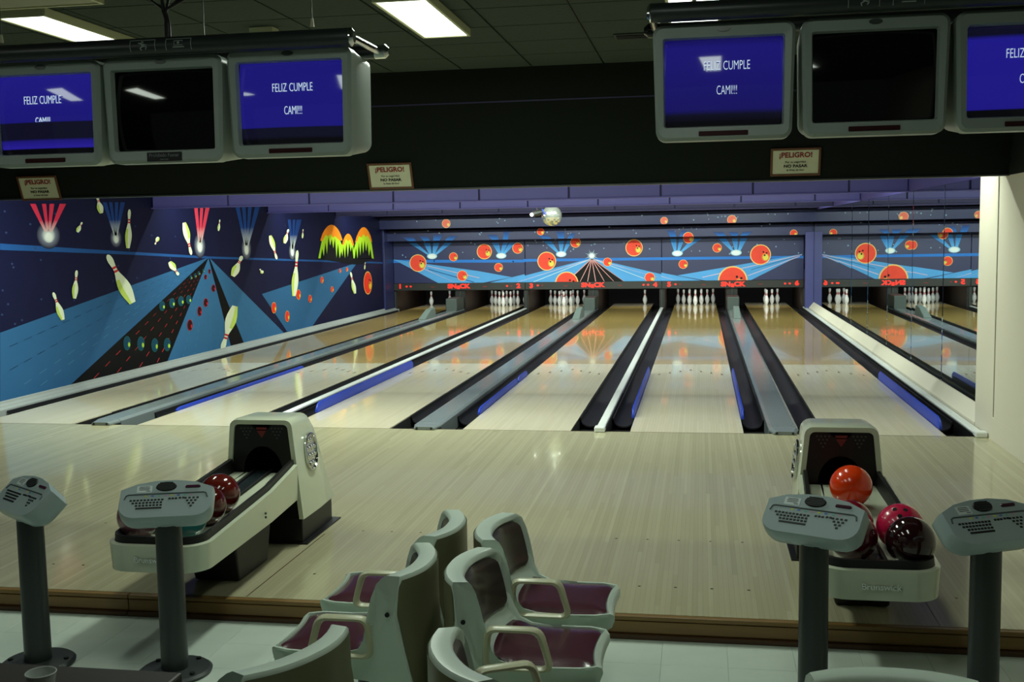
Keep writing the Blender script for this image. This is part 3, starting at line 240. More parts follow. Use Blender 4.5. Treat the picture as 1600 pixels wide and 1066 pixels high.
WALL_PINS=[([(3.118,2.482),(3.104,2.477),(3.094,2.468),(3.09,2.456),(3.095,2.444),(3.106,2.432),(3.118,2.417),(3.123,2.403),(3.12,2.386),(3.107,2.359),(3.099,2.334),(3.099,2.315),(3.113,2.293),(3.135,2.272),(3.156,2.256),(3.166,2.247),(3.244,2.259),(3.246,2.269),(3.254,2.29),(3.259,2.315),(3.255,2.339),(3.242,2.356),(3.216,2.377),(3.185,2.396),(3.17,2.411),(3.165,2.424),(3.165,2.441),(3.166,2.456),(3.161,2.467),(3.149,2.478),(3.134,2.482)],[[(3.114,2.421),(3.119,2.412),(3.167,2.42),(3.166,2.429)],[(3.121,2.405),(3.121,2.396),(3.177,2.405),(3.17,2.413)]],[(3.107,2.359),(3.099,2.334),(3.099,2.315),(3.113,2.293),(3.135,2.272),(3.156,2.256),(3.166,2.247),(3.195,2.252),(3.19,2.261),(3.18,2.279),(3.168,2.301),(3.158,2.324),(3.153,2.342),(3.148,2.366)]),([(2.731,2.131),(2.721,2.132),(2.71,2.131),(2.699,2.125),(2.693,2.119),(2.689,2.11),(2.684,2.101),(2.676,2.093),(2.662,2.086),(2.637,2.076),(2.615,2.066),(2.601,2.057),(2.591,2.044),(2.587,2.029),(2.585,2.017),(2.583,2.011),(2.627,1.998),(2.636,2.002),(2.654,2.01),(2.674,2.02),(2.69,2.032),(2.696,2.043),(2.699,2.059),(2.699,2.075),(2.703,2.085),(2.71,2.093),(2.723,2.101),(2.734,2.108),(2.74,2.114),(2.742,2.122),(2.739,2.128)],[[(2.685,2.104),(2.681,2.098),(2.708,2.09),(2.715,2.095)],[(2.677,2.094),(2.669,2.09),(2.702,2.081),(2.705,2.087)]],[(2.637,2.076),(2.615,2.066),(2.601,2.057),(2.591,2.044),(2.587,2.029),(2.585,2.017),(2.583,2.011),(2.6,2.006),(2.604,2.011),(2.612,2.022),(2.623,2.035),(2.635,2.048),(2.646,2.058),(2.66,2.07)]),([(3.935,2.32),(3.916,2.315),(3.898,2.299),(3.885,2.272),(3.88,2.245),(3.882,2.213),(3.882,2.175),(3.877,2.143),(3.859,2.105),(3.825,2.052),(3.796,1.999),(3.782,1.956),(3.778,1.902),(3.785,1.848),(3.793,1.805),(3.797,1.783),(3.886,1.78),(3.897,1.802),(3.921,1.844),(3.947,1.898),(3.962,1.952),(3.962,1.995),(3.951,2.05),(3.935,2.104),(3.931,2.142),(3.937,2.174),(3.95,2.212),(3.963,2.245),(3.968,2.272),(3.964,2.299),(3.952,2.315)],[[(3.881,2.186),(3.879,2.164),(3.936,2.164),(3.942,2.185)],[(3.877,2.148),(3.868,2.127),(3.934,2.126),(3.933,2.147)]],[(3.825,2.052),(3.796,1.999),(3.782,1.956),(3.778,1.902),(3.785,1.848),(3.793,1.805),(3.797,1.783),(3.831,1.782),(3.833,1.804),(3.836,1.847),(3.842,1.901),(3.85,1.954),(3.859,1.997),(3.873,2.051)]),([(4.61,1.825),(4.621,1.823),(4.632,1.825),(4.643,1.829),(4.648,1.834),(4.651,1.842),(4.655,1.85),(4.662,1.856),(4.676,1.863),(4.701,1.87),(4.724,1.878),(4.737,1.886),(4.746,1.897),(4.748,1.91),(4.748,1.921),(4.749,1.926),(4.7,1.938),(4.691,1.935),(4.673,1.928),(4.653,1.919),(4.638,1.909),(4.633,1.9),(4.633,1.887),(4.635,1.873),(4.633,1.864),(4.626,1.857),(4.614,1.851),(4.603,1.845),(4.598,1.84),(4.597,1.833),(4.601,1.828)],[[(4.655,1.847),(4.658,1.852),(4.628,1.859),(4.622,1.855)],[(4.662,1.855),(4.669,1.859),(4.633,1.868),(4.631,1.863)]],[(4.701,1.87),(4.724,1.878),(4.737,1.886),(4.746,1.897),(4.748,1.91),(4.748,1.921),(4.749,1.926),(4.73,1.931),(4.727,1.926),(4.72,1.917),(4.71,1.906),(4.699,1.895),(4.689,1.886),(4.675,1.876)]),([(5.752,1.65),(5.773,1.657),(5.785,1.674),(5.786,1.7),(5.776,1.725),(5.756,1.755),(5.733,1.789),(5.721,1.819),(5.721,1.856),(5.733,1.909),(5.738,1.961),(5.732,2.002),(5.706,2.051),(5.666,2.099),(5.631,2.136),(5.614,2.155),(5.505,2.143),(5.504,2.122),(5.499,2.081),(5.499,2.03),(5.511,1.98),(5.535,1.941),(5.578,1.894),(5.628,1.847),(5.655,1.813),(5.666,1.783),(5.671,1.747),(5.673,1.716),(5.683,1.691),(5.704,1.667),(5.728,1.653)],[[(5.741,1.779),(5.73,1.799),(5.661,1.793),(5.666,1.773)],[(5.725,1.814),(5.723,1.835),(5.642,1.828),(5.655,1.808)]],[(5.733,1.909),(5.738,1.961),(5.732,2.002),(5.706,2.051),(5.666,2.099),(5.631,2.136),(5.614,2.155),(5.573,2.15),(5.582,2.131),(5.602,2.092),(5.626,2.043),(5.647,1.993),(5.66,1.953),(5.674,1.903)]),([(6.837,2.213),(6.826,2.211),(6.815,2.206),(6.806,2.197),(6.803,2.187),(6.802,2.176),(6.801,2.163),(6.797,2.151),(6.785,2.138),(6.763,2.12),(6.745,2.102),(6.735,2.087),(6.73,2.069),(6.732,2.049),(6.735,2.034),(6.736,2.026),(6.787,2.023),(6.794,2.031),(6.81,2.045),(6.826,2.063),(6.837,2.082),(6.839,2.097),(6.835,2.117),(6.828,2.136),(6.827,2.15),(6.832,2.161),(6.841,2.174),(6.85,2.185),(6.854,2.195),(6.852,2.204),(6.846,2.21)],[[(6.801,2.166),(6.799,2.159),(6.831,2.157),(6.835,2.165)],[(6.797,2.153),(6.791,2.146),(6.828,2.144),(6.829,2.152)]],[(6.763,2.12),(6.745,2.102),(6.735,2.087),(6.73,2.069),(6.732,2.049),(6.735,2.034),(6.736,2.026),(6.755,2.025),(6.757,2.033),(6.761,2.048),(6.767,2.067),(6.773,2.085),(6.78,2.1),(6.791,2.119)]),([(9.24,1.496),(9.262,1.502),(9.273,1.517),(9.271,1.541),(9.257,1.564),(9.23,1.59),(9.2,1.62),(9.183,1.647),(9.178,1.68),(9.185,1.728),(9.184,1.775),(9.171,1.812),(9.135,1.855),(9.085,1.897),(9.041,1.93),(9.02,1.947),(8.899,1.934),(8.901,1.916),(8.901,1.879),(8.907,1.833),(8.927,1.788),(8.959,1.754),(9.013,1.712),(9.075,1.671),(9.11,1.641),(9.126,1.614),(9.136,1.582),(9.143,1.554),(9.157,1.531),(9.184,1.51),(9.212,1.498)],[[(9.211,1.612),(9.196,1.629),(9.119,1.623),(9.128,1.605)],[(9.188,1.643),(9.183,1.661),(9.093,1.653),(9.111,1.636)]],[(9.185,1.728),(9.184,1.775),(9.171,1.812),(9.135,1.855),(9.085,1.897),(9.041,1.93),(9.02,1.947),(8.974,1.942),(8.987,1.925),(9.015,1.89),(9.048,1.847),(9.078,1.803),(9.098,1.767),(9.119,1.722)]),([(9.886,2.062),(9.861,2.061),(9.836,2.055),(9.814,2.042),(9.802,2.029),(9.797,2.012),(9.79,1.992),(9.776,1.976),(9.747,1.958),(9.693,1.935),(9.646,1.911),(9.619,1.89),(9.603,1.863),(9.6,1.834),(9.601,1.81),(9.6,1.799),(9.709,1.786),(9.727,1.796),(9.765,1.815),(9.808,1.84),(9.838,1.866),(9.847,1.888),(9.846,1.918),(9.839,1.948),(9.842,1.969),(9.856,1.985),(9.881,2.003),(9.904,2.018),(9.915,2.032),(9.916,2.047),(9.905,2.057)],[[(9.79,1.998),(9.784,1.987),(9.852,1.979),(9.864,1.99)],[(9.777,1.979),(9.762,1.968),(9.842,1.96),(9.845,1.971)]],[(9.693,1.935),(9.646,1.911),(9.619,1.89),(9.603,1.863),(9.6,1.834),(9.601,1.81),(9.6,1.799),(9.641,1.794),(9.649,1.805),(9.662,1.827),(9.68,1.854),(9.702,1.881),(9.722,1.902),(9.751,1.928)]),([(10.675,2.064),(10.663,2.062),(10.653,2.057),(10.644,2.048),(10.641,2.039),(10.642,2.028),(10.642,2.015),(10.639,2.004),(10.628,1.991),(10.607,1.974),(10.589,1.956),(10.58,1.941),(10.577,1.923),(10.581,1.905),(10.586,1.89),(10.588,1.882),(10.643,1.881),(10.65,1.888),(10.664,1.902),(10.68,1.92),(10.69,1.938),(10.69,1.953),(10.684,1.971),(10.674,1.99),(10.672,2.003),(10.675,2.014),(10.684,2.027),(10.692,2.038),(10.695,2.047),(10.692,2.056),(10.685,2.062)],[[(10.642,2.019),(10.64,2.011),(10.675,2.01),(10.679,2.018)],[(10.639,2.006),(10.633,1.999),(10.674,1.997),(10.673,2.005)]],[(10.607,1.974),(10.589,1.956),(10.58,1.941),(10.577,1.923),(10.581,1.905),(10.586,1.89),(10.588,1.882),(10.609,1.882),(10.61,1.889),(10.612,1.904),(10.616,1.922),(10.621,1.94),(10.627,1.955),(10.636,1.973)]),([(10.32,1.65),(10.281,1.642),(10.244,1.617),(10.212,1.573),(10.198,1.528),(10.196,1.474),(10.191,1.411),(10.175,1.358),(10.134,1.297),(10.057,1.211),(9.991,1.125),(9.955,1.056),(9.939,0.967),(9.943,0.877),(9.953,0.804),(9.956,0.768),(10.133,0.753),(10.159,0.787),(10.213,0.855),(10.273,0.942),(10.312,1.03),(10.319,1.103),(10.307,1.195),(10.284,1.287),(10.282,1.351),(10.299,1.405),(10.333,1.467),(10.364,1.52),(10.378,1.565),(10.374,1.611),(10.353,1.639)],[[(10.19,1.429),(10.183,1.393),(10.295,1.387),(10.311,1.423)],[(10.175,1.367),(10.155,1.332),(10.286,1.324),(10.287,1.36)]],[(10.057,1.211),(9.991,1.125),(9.955,1.056),(9.939,0.967),(9.943,0.877),(9.953,0.804),(9.956,0.768),(10.023,0.762),(10.031,0.798),(10.045,0.869),(10.065,0.958),(10.089,1.046),(10.115,1.117),(10.151,1.205)]),([(3.298,1.704),(3.275,1.69),(3.268,1.664),(3.282,1.628),(3.31,1.594),(3.357,1.557),(3.409,1.513),(3.444,1.473),(3.467,1.421),(3.483,1.344),(3.509,1.268),(3.544,1.21),(3.612,1.143),(3.7,1.078),(3.777,1.027),(3.814,1.001),(3.974,1.033),(3.962,1.064),(3.941,1.127),(3.907,1.204),(3.855,1.277),(3.793,1.33),(3.698,1.392),(3.594,1.451),(3.535,1.494),(3.499,1.535),(3.47,1.585),(3.447,1.628),(3.418,1.661),(3.374,1.691),(3.333,1.704)],[[(3.392,1.526),(3.419,1.5),(3.513,1.522),(3.493,1.55)],[(3.436,1.479),(3.452,1.45),(3.562,1.476),(3.531,1.501)]],[(3.483,1.344),(3.509,1.268),(3.544,1.21),(3.612,1.143),(3.7,1.078),(3.777,1.027),(3.814,1.001),(3.875,1.013),(3.847,1.041),(3.791,1.097),(3.723,1.166),(3.66,1.235),(3.615,1.291),(3.564,1.362)]),([(2.546,1.52),(2.531,1.518),(2.518,1.508),(2.506,1.491),(2.502,1.473),(2.503,1.451),(2.502,1.426),(2.497,1.405),(2.483,1.381),(2.455,1.347),(2.431,1.313),(2.419,1.285),(2.415,1.249),(2.419,1.213),(2.424,1.183),(2.426,1.169),(2.495,1.161),(2.504,1.175),(2.523,1.202),(2.545,1.237),(2.557,1.272),(2.559,1.301),(2.552,1.338),(2.541,1.375),(2.539,1.401),(2.544,1.422),(2.555,1.447),(2.566,1.468),(2.57,1.486),(2.568,1.504),(2.559,1.516)],[[(2.501,1.433),(2.5,1.419),(2.543,1.415),(2.548,1.429)],[(2.497,1.408),(2.49,1.394),(2.541,1.39),(2.54,1.405)]],[(2.455,1.347),(2.431,1.313),(2.419,1.285),(2.415,1.249),(2.419,1.213),(2.424,1.183),(2.426,1.169),(2.452,1.166),(2.454,1.18),(2.458,1.209),(2.464,1.245),(2.471,1.28),(2.479,1.308),(2.492,1.343)]),([(2.006,1.268),(1.994,1.263),(1.988,1.251),(1.99,1.232),(1.998,1.215),(2.014,1.195),(2.032,1.171),(2.043,1.15),(2.047,1.124),(2.045,1.086),(2.047,1.049),(2.055,1.02),(2.077,0.985),(2.108,0.952),(2.135,0.925),(2.148,0.911),(2.22,0.92),(2.218,0.935),(2.217,0.966),(2.211,1.003),(2.198,1.039),(2.178,1.067),(2.144,1.1),(2.106,1.133),(2.085,1.156),(2.075,1.177),(2.068,1.203),(2.063,1.224),(2.054,1.242),(2.038,1.258),(2.022,1.267)],[[(2.026,1.178),(2.035,1.164),(2.079,1.17),(2.073,1.185)],[(2.04,1.154),(2.043,1.139),(2.095,1.146),(2.084,1.16)]],[(2.045,1.086),(2.047,1.049),(2.055,1.02),(2.077,0.985),(2.108,0.952),(2.135,0.925),(2.148,0.911),(2.175,0.914),(2.166,0.929),(2.149,0.957),(2.128,0.992),(2.109,1.027),(2.096,1.056),(2.082,1.092)]),([(5.302,1.351),(5.317,1.358),(5.323,1.368),(5.318,1.381),(5.304,1.392),(5.28,1.403),(5.254,1.416),(5.238,1.428),(5.229,1.446),(5.226,1.474),(5.218,1.501),(5.203,1.52),(5.171,1.539),(5.128,1.555),(5.091,1.568),(5.073,1.574),(4.987,1.549),(4.991,1.539),(4.997,1.518),(5.008,1.492),(5.03,1.47),(5.058,1.455),(5.104,1.44),(5.155,1.426),(5.185,1.414),(5.201,1.401),(5.213,1.384),(5.223,1.369),(5.236,1.359),(5.259,1.35),(5.281,1.348)],[[(5.263,1.412),(5.25,1.42),(5.195,1.405),(5.204,1.396)],[(5.241,1.427),(5.235,1.436),(5.171,1.418),(5.187,1.411)]],[(5.226,1.474),(5.218,1.501),(5.203,1.52),(5.171,1.539),(5.128,1.555),(5.091,1.568),(5.073,1.574),(5.04,1.564),(5.053,1.557),(5.078,1.541),(5.109,1.521),(5.137,1.501),(5.157,1.483),(5.18,1.461)]),([(7.671,1.594),(7.637,1.597),(7.6,1.592),(7.564,1.578),(7.543,1.561),(7.529,1.538),(7.511,1.512),(7.486,1.491),(7.439,1.472),(7.357,1.447),(7.284,1.421),(7.239,1.397),(7.207,1.362),(7.191,1.323),(7.184,1.291),(7.179,1.275),(7.32,1.241),(7.349,1.252),(7.408,1.272),(7.476,1.299),(7.527,1.331),(7.55,1.36),(7.56,1.401),(7.561,1.444),(7.574,1.472),(7.599,1.492),(7.641,1.513),(7.679,1.531),(7.7,1.548),(7.707,1.569),(7.696,1.584)],[[(7.515,1.52),(7.501,1.505),(7.592,1.485),(7.613,1.498)],[(7.488,1.495),(7.464,1.483),(7.57,1.46),(7.58,1.475)]],[(7.357,1.447),(7.284,1.421),(7.239,1.397),(7.207,1.362),(7.191,1.323),(7.184,1.291),(7.179,1.275),(7.232,1.262),(7.246,1.276),(7.273,1.304),(7.308,1.339),(7.348,1.372),(7.384,1.398),(7.433,1.43)]),([(8.415,1.342),(8.404,1.338),(8.398,1.332),(8.398,1.327),(8.405,1.323),(8.419,1.319),(8.434,1.315),(8.442,1.31),(8.444,1.302),(8.44,1.29),(8.439,1.278),(8.445,1.27),(8.463,1.263),(8.489,1.258),(8.512,1.254),(8.522,1.252),(8.588,1.269),(8.587,1.274),(8.588,1.283),(8.585,1.294),(8.575,1.304),(8.559,1.309),(8.53,1.313),(8.498,1.317),(8.481,1.32),(8.472,1.325),(8.468,1.332),(8.465,1.338),(8.458,1.342),(8.444,1.345),(8.43,1.344)],[[(8.428,1.316),(8.436,1.313),(8.476,1.324),(8.472,1.327)],[(8.44,1.311),(8.442,1.307),(8.489,1.319),(8.48,1.321)]],[(8.44,1.29),(8.439,1.278),(8.445,1.27),(8.463,1.263),(8.489,1.258),(8.512,1.254),(8.522,1.252),(8.547,1.259),(8.54,1.262),(8.526,1.267),(8.509,1.275),(8.495,1.283),(8.485,1.29),(8.474,1.299)]),([(6.71,0.058),(6.755,0.055),(6.804,0.068),(6.852,0.097),(6.881,0.131),(6.899,0.176),(6.924,0.227),(6.958,0.269),(7.023,0.311),(7.139,0.368),(7.244,0.428),(7.308,0.481),(7.356,0.554),(7.378,0.633),(7.388,0.697),(7.395,0.729),(7.185,0.769),(7.145,0.744),(7.062,0.695),(6.967,0.633),(6.897,0.566),(6.868,0.507),(6.855,0.429),(6.853,0.348),(6.837,0.295),(6.803,0.254),(6.748,0.21),(6.698,0.173),(6.67,0.14),(6.661,0.101),(6.676,0.074)],[[(6.919,0.212),(6.938,0.241),(6.812,0.269),(6.785,0.242)],[(6.955,0.261),(6.989,0.286),(6.841,0.319),(6.829,0.289)]],[(7.139,0.368),(7.244,0.428),(7.308,0.481),(7.356,0.554),(7.378,0.633),(7.388,0.697),(7.395,0.729),(7.315,0.745),(7.295,0.715),(7.256,0.657),(7.206,0.585),(7.15,0.514),(7.099,0.459),(7.03,0.392)]),([(13.604,1.102),(13.577,1.097),(13.561,1.081),(13.56,1.056),(13.574,1.031),(13.602,1.001),(13.633,0.966),(13.65,0.936),(13.651,0.9),(13.636,0.849),(13.631,0.798),(13.64,0.758),(13.677,0.707),(13.732,0.657),(13.781,0.617),(13.804,0.596),(13.957,0.598),(13.958,0.618),(13.963,0.66),(13.963,0.711),(13.944,0.762),(13.909,0.803),(13.848,0.853),(13.777,0.903),(13.74,0.938),(13.723,0.968),(13.716,1.004),(13.712,1.034),(13.698,1.059),(13.669,1.084),(13.637,1.098)],[[(13.622,0.976),(13.637,0.956),(13.731,0.958),(13.723,0.978)],[(13.645,0.941),(13.648,0.921),(13.758,0.923),(13.739,0.943)]],[(13.636,0.849),(13.631,0.798),(13.64,0.758),(13.677,0.707),(13.732,0.657),(13.781,0.617),(13.804,0.596),(13.862,0.597),(13.848,0.617),(13.819,0.658),(13.785,0.709),(13.755,0.76),(13.736,0.8),(13.716,0.851)]),([(14.725,1.297),(14.713,1.296),(14.701,1.291),(14.692,1.283),(14.688,1.275),(14.688,1.265),(14.688,1.253),(14.683,1.243),(14.671,1.231),(14.647,1.216),(14.627,1.2),(14.617,1.187),(14.613,1.17),(14.616,1.152),(14.62,1.138),(14.622,1.131),(14.679,1.127),(14.687,1.134),(14.703,1.147),(14.721,1.163),(14.732,1.179),(14.733,1.193),(14.728,1.211),(14.719,1.228),(14.718,1.241),(14.722,1.251),(14.732,1.262),(14.741,1.272),(14.745,1.28),(14.743,1.289),(14.736,1.295)],[[(14.687,1.256),(14.685,1.249),(14.722,1.247),(14.726,1.254)],[(14.683,1.244),(14.677,1.238),(14.719,1.235),(14.719,1.242)]],[(14.647,1.216),(14.627,1.2),(14.617,1.187),(14.613,1.17),(14.616,1.152),(14.62,1.138),(14.622,1.131),(14.643,1.13),(14.645,1.137),(14.649,1.15),(14.654,1.167),(14.66,1.184),(14.668,1.197),(14.678,1.214)])]
WALL_GREEN=[(4.744,0.919,0.09,0.073),(5.055,0.943,0.094,0.074),(5.344,0.955,0.097,0.076),(5.6,0.962,0.091,0.069),(3.692,0.472,0.099,0.099),(4.07,0.427,0.104,0.102),(4.466,0.366,0.102,0.101),(4.839,0.335,0.107,0.099),(5.709,1.3,0.042,0.035),(5.856,1.321,0.043,0.035),(5.989,1.355,0.043,0.035),(6.15,1.389,0.035,0.031)]
WALL_RED=[(6.373,1.373,0.045,0.036),(6.22,1.287,0.054,0.039),(6.492,1.094,0.074,0.06),(6.189,0.878,0.08,0.071),(5.956,0.755,0.078,0.078),(5.603,0.564,0.092,0.088)]
WALL_ORANGE=[(12.88,1.156,0.067,0.049),(13.363,1.167,0.07,0.05),(11.692,1.004,0.091,0.072),(12.314,0.775,0.096,0.064),(10.945,0.653,0.1,0.08),(10.301,0.775,0.122,0.102),(9.018,0.602,0.12,0.106),(9.669,0.391,0.115,0.109),(14.892,0.796,0.335,0.277)]
WALL_BEAMS=[([[(1.652,2.338),(1.765,2.341),(2.004,1.935),(1.973,1.935)],[(1.891,2.344),(1.978,2.346),(2.004,1.935),(1.973,1.935)],[(2.05,2.348),(2.149,2.351),(2.004,1.935),(1.973,1.935)],[(2.266,2.354),(2.407,2.357),(2.004,1.935),(1.973,1.935)]],(205,45,75),(1.992,1.966,0.248,0.166)),([[(3.256,2.398),(3.367,2.401),(3.573,1.917),(3.534,1.917)],[(3.417,2.403),(3.506,2.405),(3.573,1.917),(3.534,1.917)],[(3.57,2.407),(3.66,2.409),(3.573,1.917),(3.534,1.917)],[(3.719,2.411),(3.837,2.414),(3.573,1.917),(3.534,1.917)]],(24,62,130),(3.554,1.92,0.154,0.128)),([[(5.936,2.392),(6.065,2.395),(6.098,1.757),(6.046,1.758)],[(6.144,2.397),(6.259,2.399),(6.098,1.757),(6.046,1.758)],[(6.339,2.401),(6.493,2.404),(6.098,1.757),(6.046,1.758)]],(215,60,85),(6.075,1.787,0.209,0.196)),([[(7.487,2.443),(7.661,2.447),(7.912,1.689),(7.848,1.69)],[(7.766,2.45),(7.924,2.453),(7.912,1.689),(7.848,1.69)],[(8.031,2.456),(8.193,2.46),(7.912,1.689),(7.848,1.69)],[(8.336,2.463),(8.561,2.468),(7.912,1.689),(7.848,1.69)]],(24,66,140),(7.883,1.717,0.213,0.208)),([[(9.89,2.242),(10.046,2.244),(10.104,1.629),(10.025,1.63)],[(10.152,2.245),(10.285,2.247),(10.104,1.629),(10.025,1.63)],[(10.365,2.248),(10.638,2.251),(10.104,1.629),(10.025,1.63)]],(20,52,112),(10.064,1.629,0.184,0.173))]
CITY_G=[(11.51,1.461),(11.722,1.774),(11.892,1.936),(12.058,2.05),(12.223,2.119),(12.385,2.143),(12.544,2.12),(12.701,2.051),(12.856,1.933),(13.007,1.761),(13.105,1.714),(13.229,1.859),(13.324,1.909),(13.418,1.939),(13.51,1.949),(13.601,1.939),(13.691,1.908),(13.779,1.856),(13.866,1.78),(13.869,1.592),(14.201,1.89),(14.366,2.005),(14.528,2.074),(14.688,2.098),(14.845,2.075),(15.0,2.005),(15.151,1.886),(15.299,1.712),(15.431,1.356)]
CITY_O=[[(11.667,1.834),(11.819,1.977),(11.966,2.059),(12.112,2.117),(12.258,2.152),(12.403,2.164),(12.547,2.153),(12.691,2.119),(12.835,2.061),(12.978,1.976),(13.116,1.824),(12.912,1.82),(12.622,1.919),(12.489,1.887),(12.335,1.962),(12.17,1.91),(12.017,1.952),(11.901,1.88),(11.756,1.808)],[(13.071,1.715),(13.164,1.827),(13.253,1.891),(13.341,1.936),(13.427,1.962),(13.513,1.971),(13.597,1.962),(13.679,1.935),(13.761,1.889),(13.841,1.822),(13.917,1.705),(13.807,1.7),(13.641,1.837),(13.495,1.793),(13.36,1.85),(13.209,1.729)],[(13.996,1.761),(14.14,1.917),(14.28,2.007),(14.418,2.07),(14.555,2.108),(14.69,2.121),(14.825,2.109),(14.959,2.071),(15.091,2.007),(15.222,1.914),(15.347,1.748),(15.191,1.803),(15.004,1.934),(14.842,1.887),(14.655,1.958),(14.494,1.877),(14.308,1.913),(14.146,1.788)]]
CITY_B=[[(11.645,1.457),(11.645,1.457),(11.763,1.66),(11.845,1.493),(11.974,1.786),(12.05,1.539),(12.188,1.905),(12.271,1.713),(12.389,1.858),(12.472,1.648),(12.599,1.871),(12.661,1.434),(12.8,1.753),(12.875,1.428),(13.0,1.59),(13.093,1.423),(13.093,1.423)],[(13.042,1.425),(13.042,1.425),(13.166,1.685),(13.239,1.42),(13.374,1.774),(13.443,1.445),(13.576,1.765),(13.659,1.561),(13.774,1.686),(13.851,1.406),(13.851,1.406)],[(13.923,1.392),(13.923,1.392),(14.054,1.641),(14.137,1.387),(14.283,1.757),(14.363,1.455),(14.508,1.803),(14.59,1.5),(14.734,1.81),(14.822,1.547),(14.957,1.758),(15.041,1.432),(15.175,1.606),(15.268,1.36),(15.268,1.36)],[(11.331,1.465),(15.432,1.368),(14.413,1.253),(13.856,1.269)]]
WALL_STARS=[(7.215,0.883),(10.135,0.214),(9.092,0.347),(1.242,1.639),(13.63,0.765),(12.688,2.272),(5.266,1.939),(6.139,1.283),(1.168,1.998),(3.168,0.832),(9.748,2.129),(10.369,2.184),(7.262,2.184),(1.0,1.068),(2.662,1.999),(14.655,0.05),(3.251,0.749),(6.059,1.079),(2.508,0.845),(8.23,0.316),(12.463,1.77),(4.088,2.085),(2.163,2.23),(3.424,1.344),(1.038,1.342),(3.828,1.835),(10.724,1.331),(3.582,1.546),(8.669,2.355),(14.691,2.56),(9.29,0.515),(1.122,1.18),(4.068,1.359),(1.165,2.24),(2.309,0.839),(2.469,1.144),(13.188,-0.037),(3.885,1.757),(5.852,0.897),(1.77,1.198),(10.195,0.414),(1.227,0.943),(1.705,1.812),(7.0,0.524),(3.743,0.772),(6.209,1.804),(3.643,2.063),(1.637,2.098),(8.199,0.251),(2.292,2.258),(14.879,1.048),(4.548,1.958),(6.776,0.733),(5.076,1.612),(1.364,0.976),(1.264,1.598),(11.236,2.212),(8.938,0.295),(7.317,0.778),(1.806,1.67)]
MASK_BALLS=[(16.0,-5.479,2.184,0.108),(17,-6.478,1.202,0.223),(17,-5.544,1.349,0.113),(17,-5.323,0.866,0.135),(17,-4.739,1.47,0.195),(17,-3.88,1.545,0.138),(17,-4.378,1.067,0.111),(16.5,-3.219,1.948,0.091),(17,-2.416,1.666,0.13),(17,-3.146,1.209,0.238),(17,-2.648,0.649,0.294),(17,-1.622,1.169,0.108),(17,-0.961,1.513,0.213),(16,-0.19,2.155,0.089),(17,-0.579,0.771,0.127),(16,1.382,2.146,0.109),(16.5,2.834,1.806,0.087),(16.5,0.366,1.749,0.128),(17,1.059,1.48,0.111),(17,2.093,1.3,0.249),(17,1.434,0.677,0.356),(17,0.239,1.092,0.113)]
MASK_POLYS=[('painted_stripe',(50,120,210),[(-7.125,1.293),(-3.705,1.254),(-3.706,1.184),(-7.128,1.215)]),('painted_stripe',(50,120,210),[(-3.742,1.271),(-0.278,1.269),(-0.278,1.2),(-3.743,1.201)]),('painted_stripe',(50,120,210),[(-0.293,1.269),(3.107,1.261),(3.108,1.198),(-0.293,1.2)]),('painted_lane',(86,160,225),[(-7.125,1.304),(-5.956,0.671),(-4.771,0.66),(-4.044,0.817),(-4.933,0.985)]),('painted_lane',(86,160,225),[(-3.711,0.89),(-4.604,0.658),(-3.715,0.65)]),('painted_lane',(86,160,225),[(-2.022,1.27),(-4.04,0.806),(-4.042,0.661),(-2.503,0.647),(-2.392,0.876)]),('painted_lane',(12,12,14),[(-2.017,1.249),(-2.501,0.823),(-2.367,0.659),(-1.212,0.649)]),('painted_lane',(86,160,225),[(-1.995,1.27),(-1.218,0.649),(0.121,0.636),(0.122,0.801)]),('painted_lane',(86,160,225),[(-0.294,0.891),(0.679,0.652),(-0.295,0.662)]),('painted_lane',(86,160,225),[(3.099,1.307),(1.873,0.641),(0.783,0.651),(0.101,0.818)])]
MASK_LINES=[((225,160,160),[(-2.021,1.267),(-2.508,0.825),(-2.495,0.811),(-2.008,1.253)]),((225,160,160),[(-2.023,1.264),(-2.321,0.674),(-2.304,0.666),(-2.006,1.255)]),((225,160,160),[(-2.023,1.261),(-2.132,0.67),(-2.114,0.666),(-2.005,1.258)]),((225,160,160),[(-2.023,1.258),(-1.929,0.665),(-1.911,0.668),(-2.005,1.261)]),((225,160,160),[(-2.023,1.255),(-1.712,0.66),(-1.696,0.668),(-2.006,1.264)]),((225,160,160),[(-2.021,1.253),(-1.474,0.656),(-1.46,0.668),(-2.007,1.266)]),((225,160,160),[(-2.02,1.252),(-1.226,0.652),(-1.215,0.667),(-2.008,1.267)]),((205,180,205),[(-6.461,1.105),(-5.506,0.667),(-5.499,0.682),(-6.453,1.12)]),((205,180,205),[(-6.231,1.116),(-4.883,0.798),(-4.878,0.814),(-6.227,1.132)]),((30,80,140),[(-6.205,1.032),(-5.026,0.689),(-5.02,0.707),(-6.199,1.05)]),((205,190,215),[(-2.038,1.257),(-3.989,0.696),(-3.984,0.68),(-2.034,1.241)]),((200,225,235),[(-2.044,1.25),(-3.491,0.698),(-3.486,0.685),(-2.039,1.237)]),((215,180,205),[(-1.957,1.235),(0.093,0.656),(0.097,0.671),(-1.953,1.25)]),((190,215,230),[(-1.963,1.231),(-0.728,0.745),(-0.723,0.758),(-1.958,1.244)]),((205,185,215),[(3.067,1.296),(0.703,0.773),(0.707,0.755),(3.071,1.278)]),((205,185,215),[(3.016,1.257),(1.792,0.801),(1.798,0.783),(3.022,1.24)]),((40,90,150),[(3.017,1.273),(1.87,0.942),(1.873,0.93),(3.02,1.261)]),((205,190,215),[(-0.297,0.793),(0.072,0.656),(0.077,0.671),(-0.292,0.808)])]
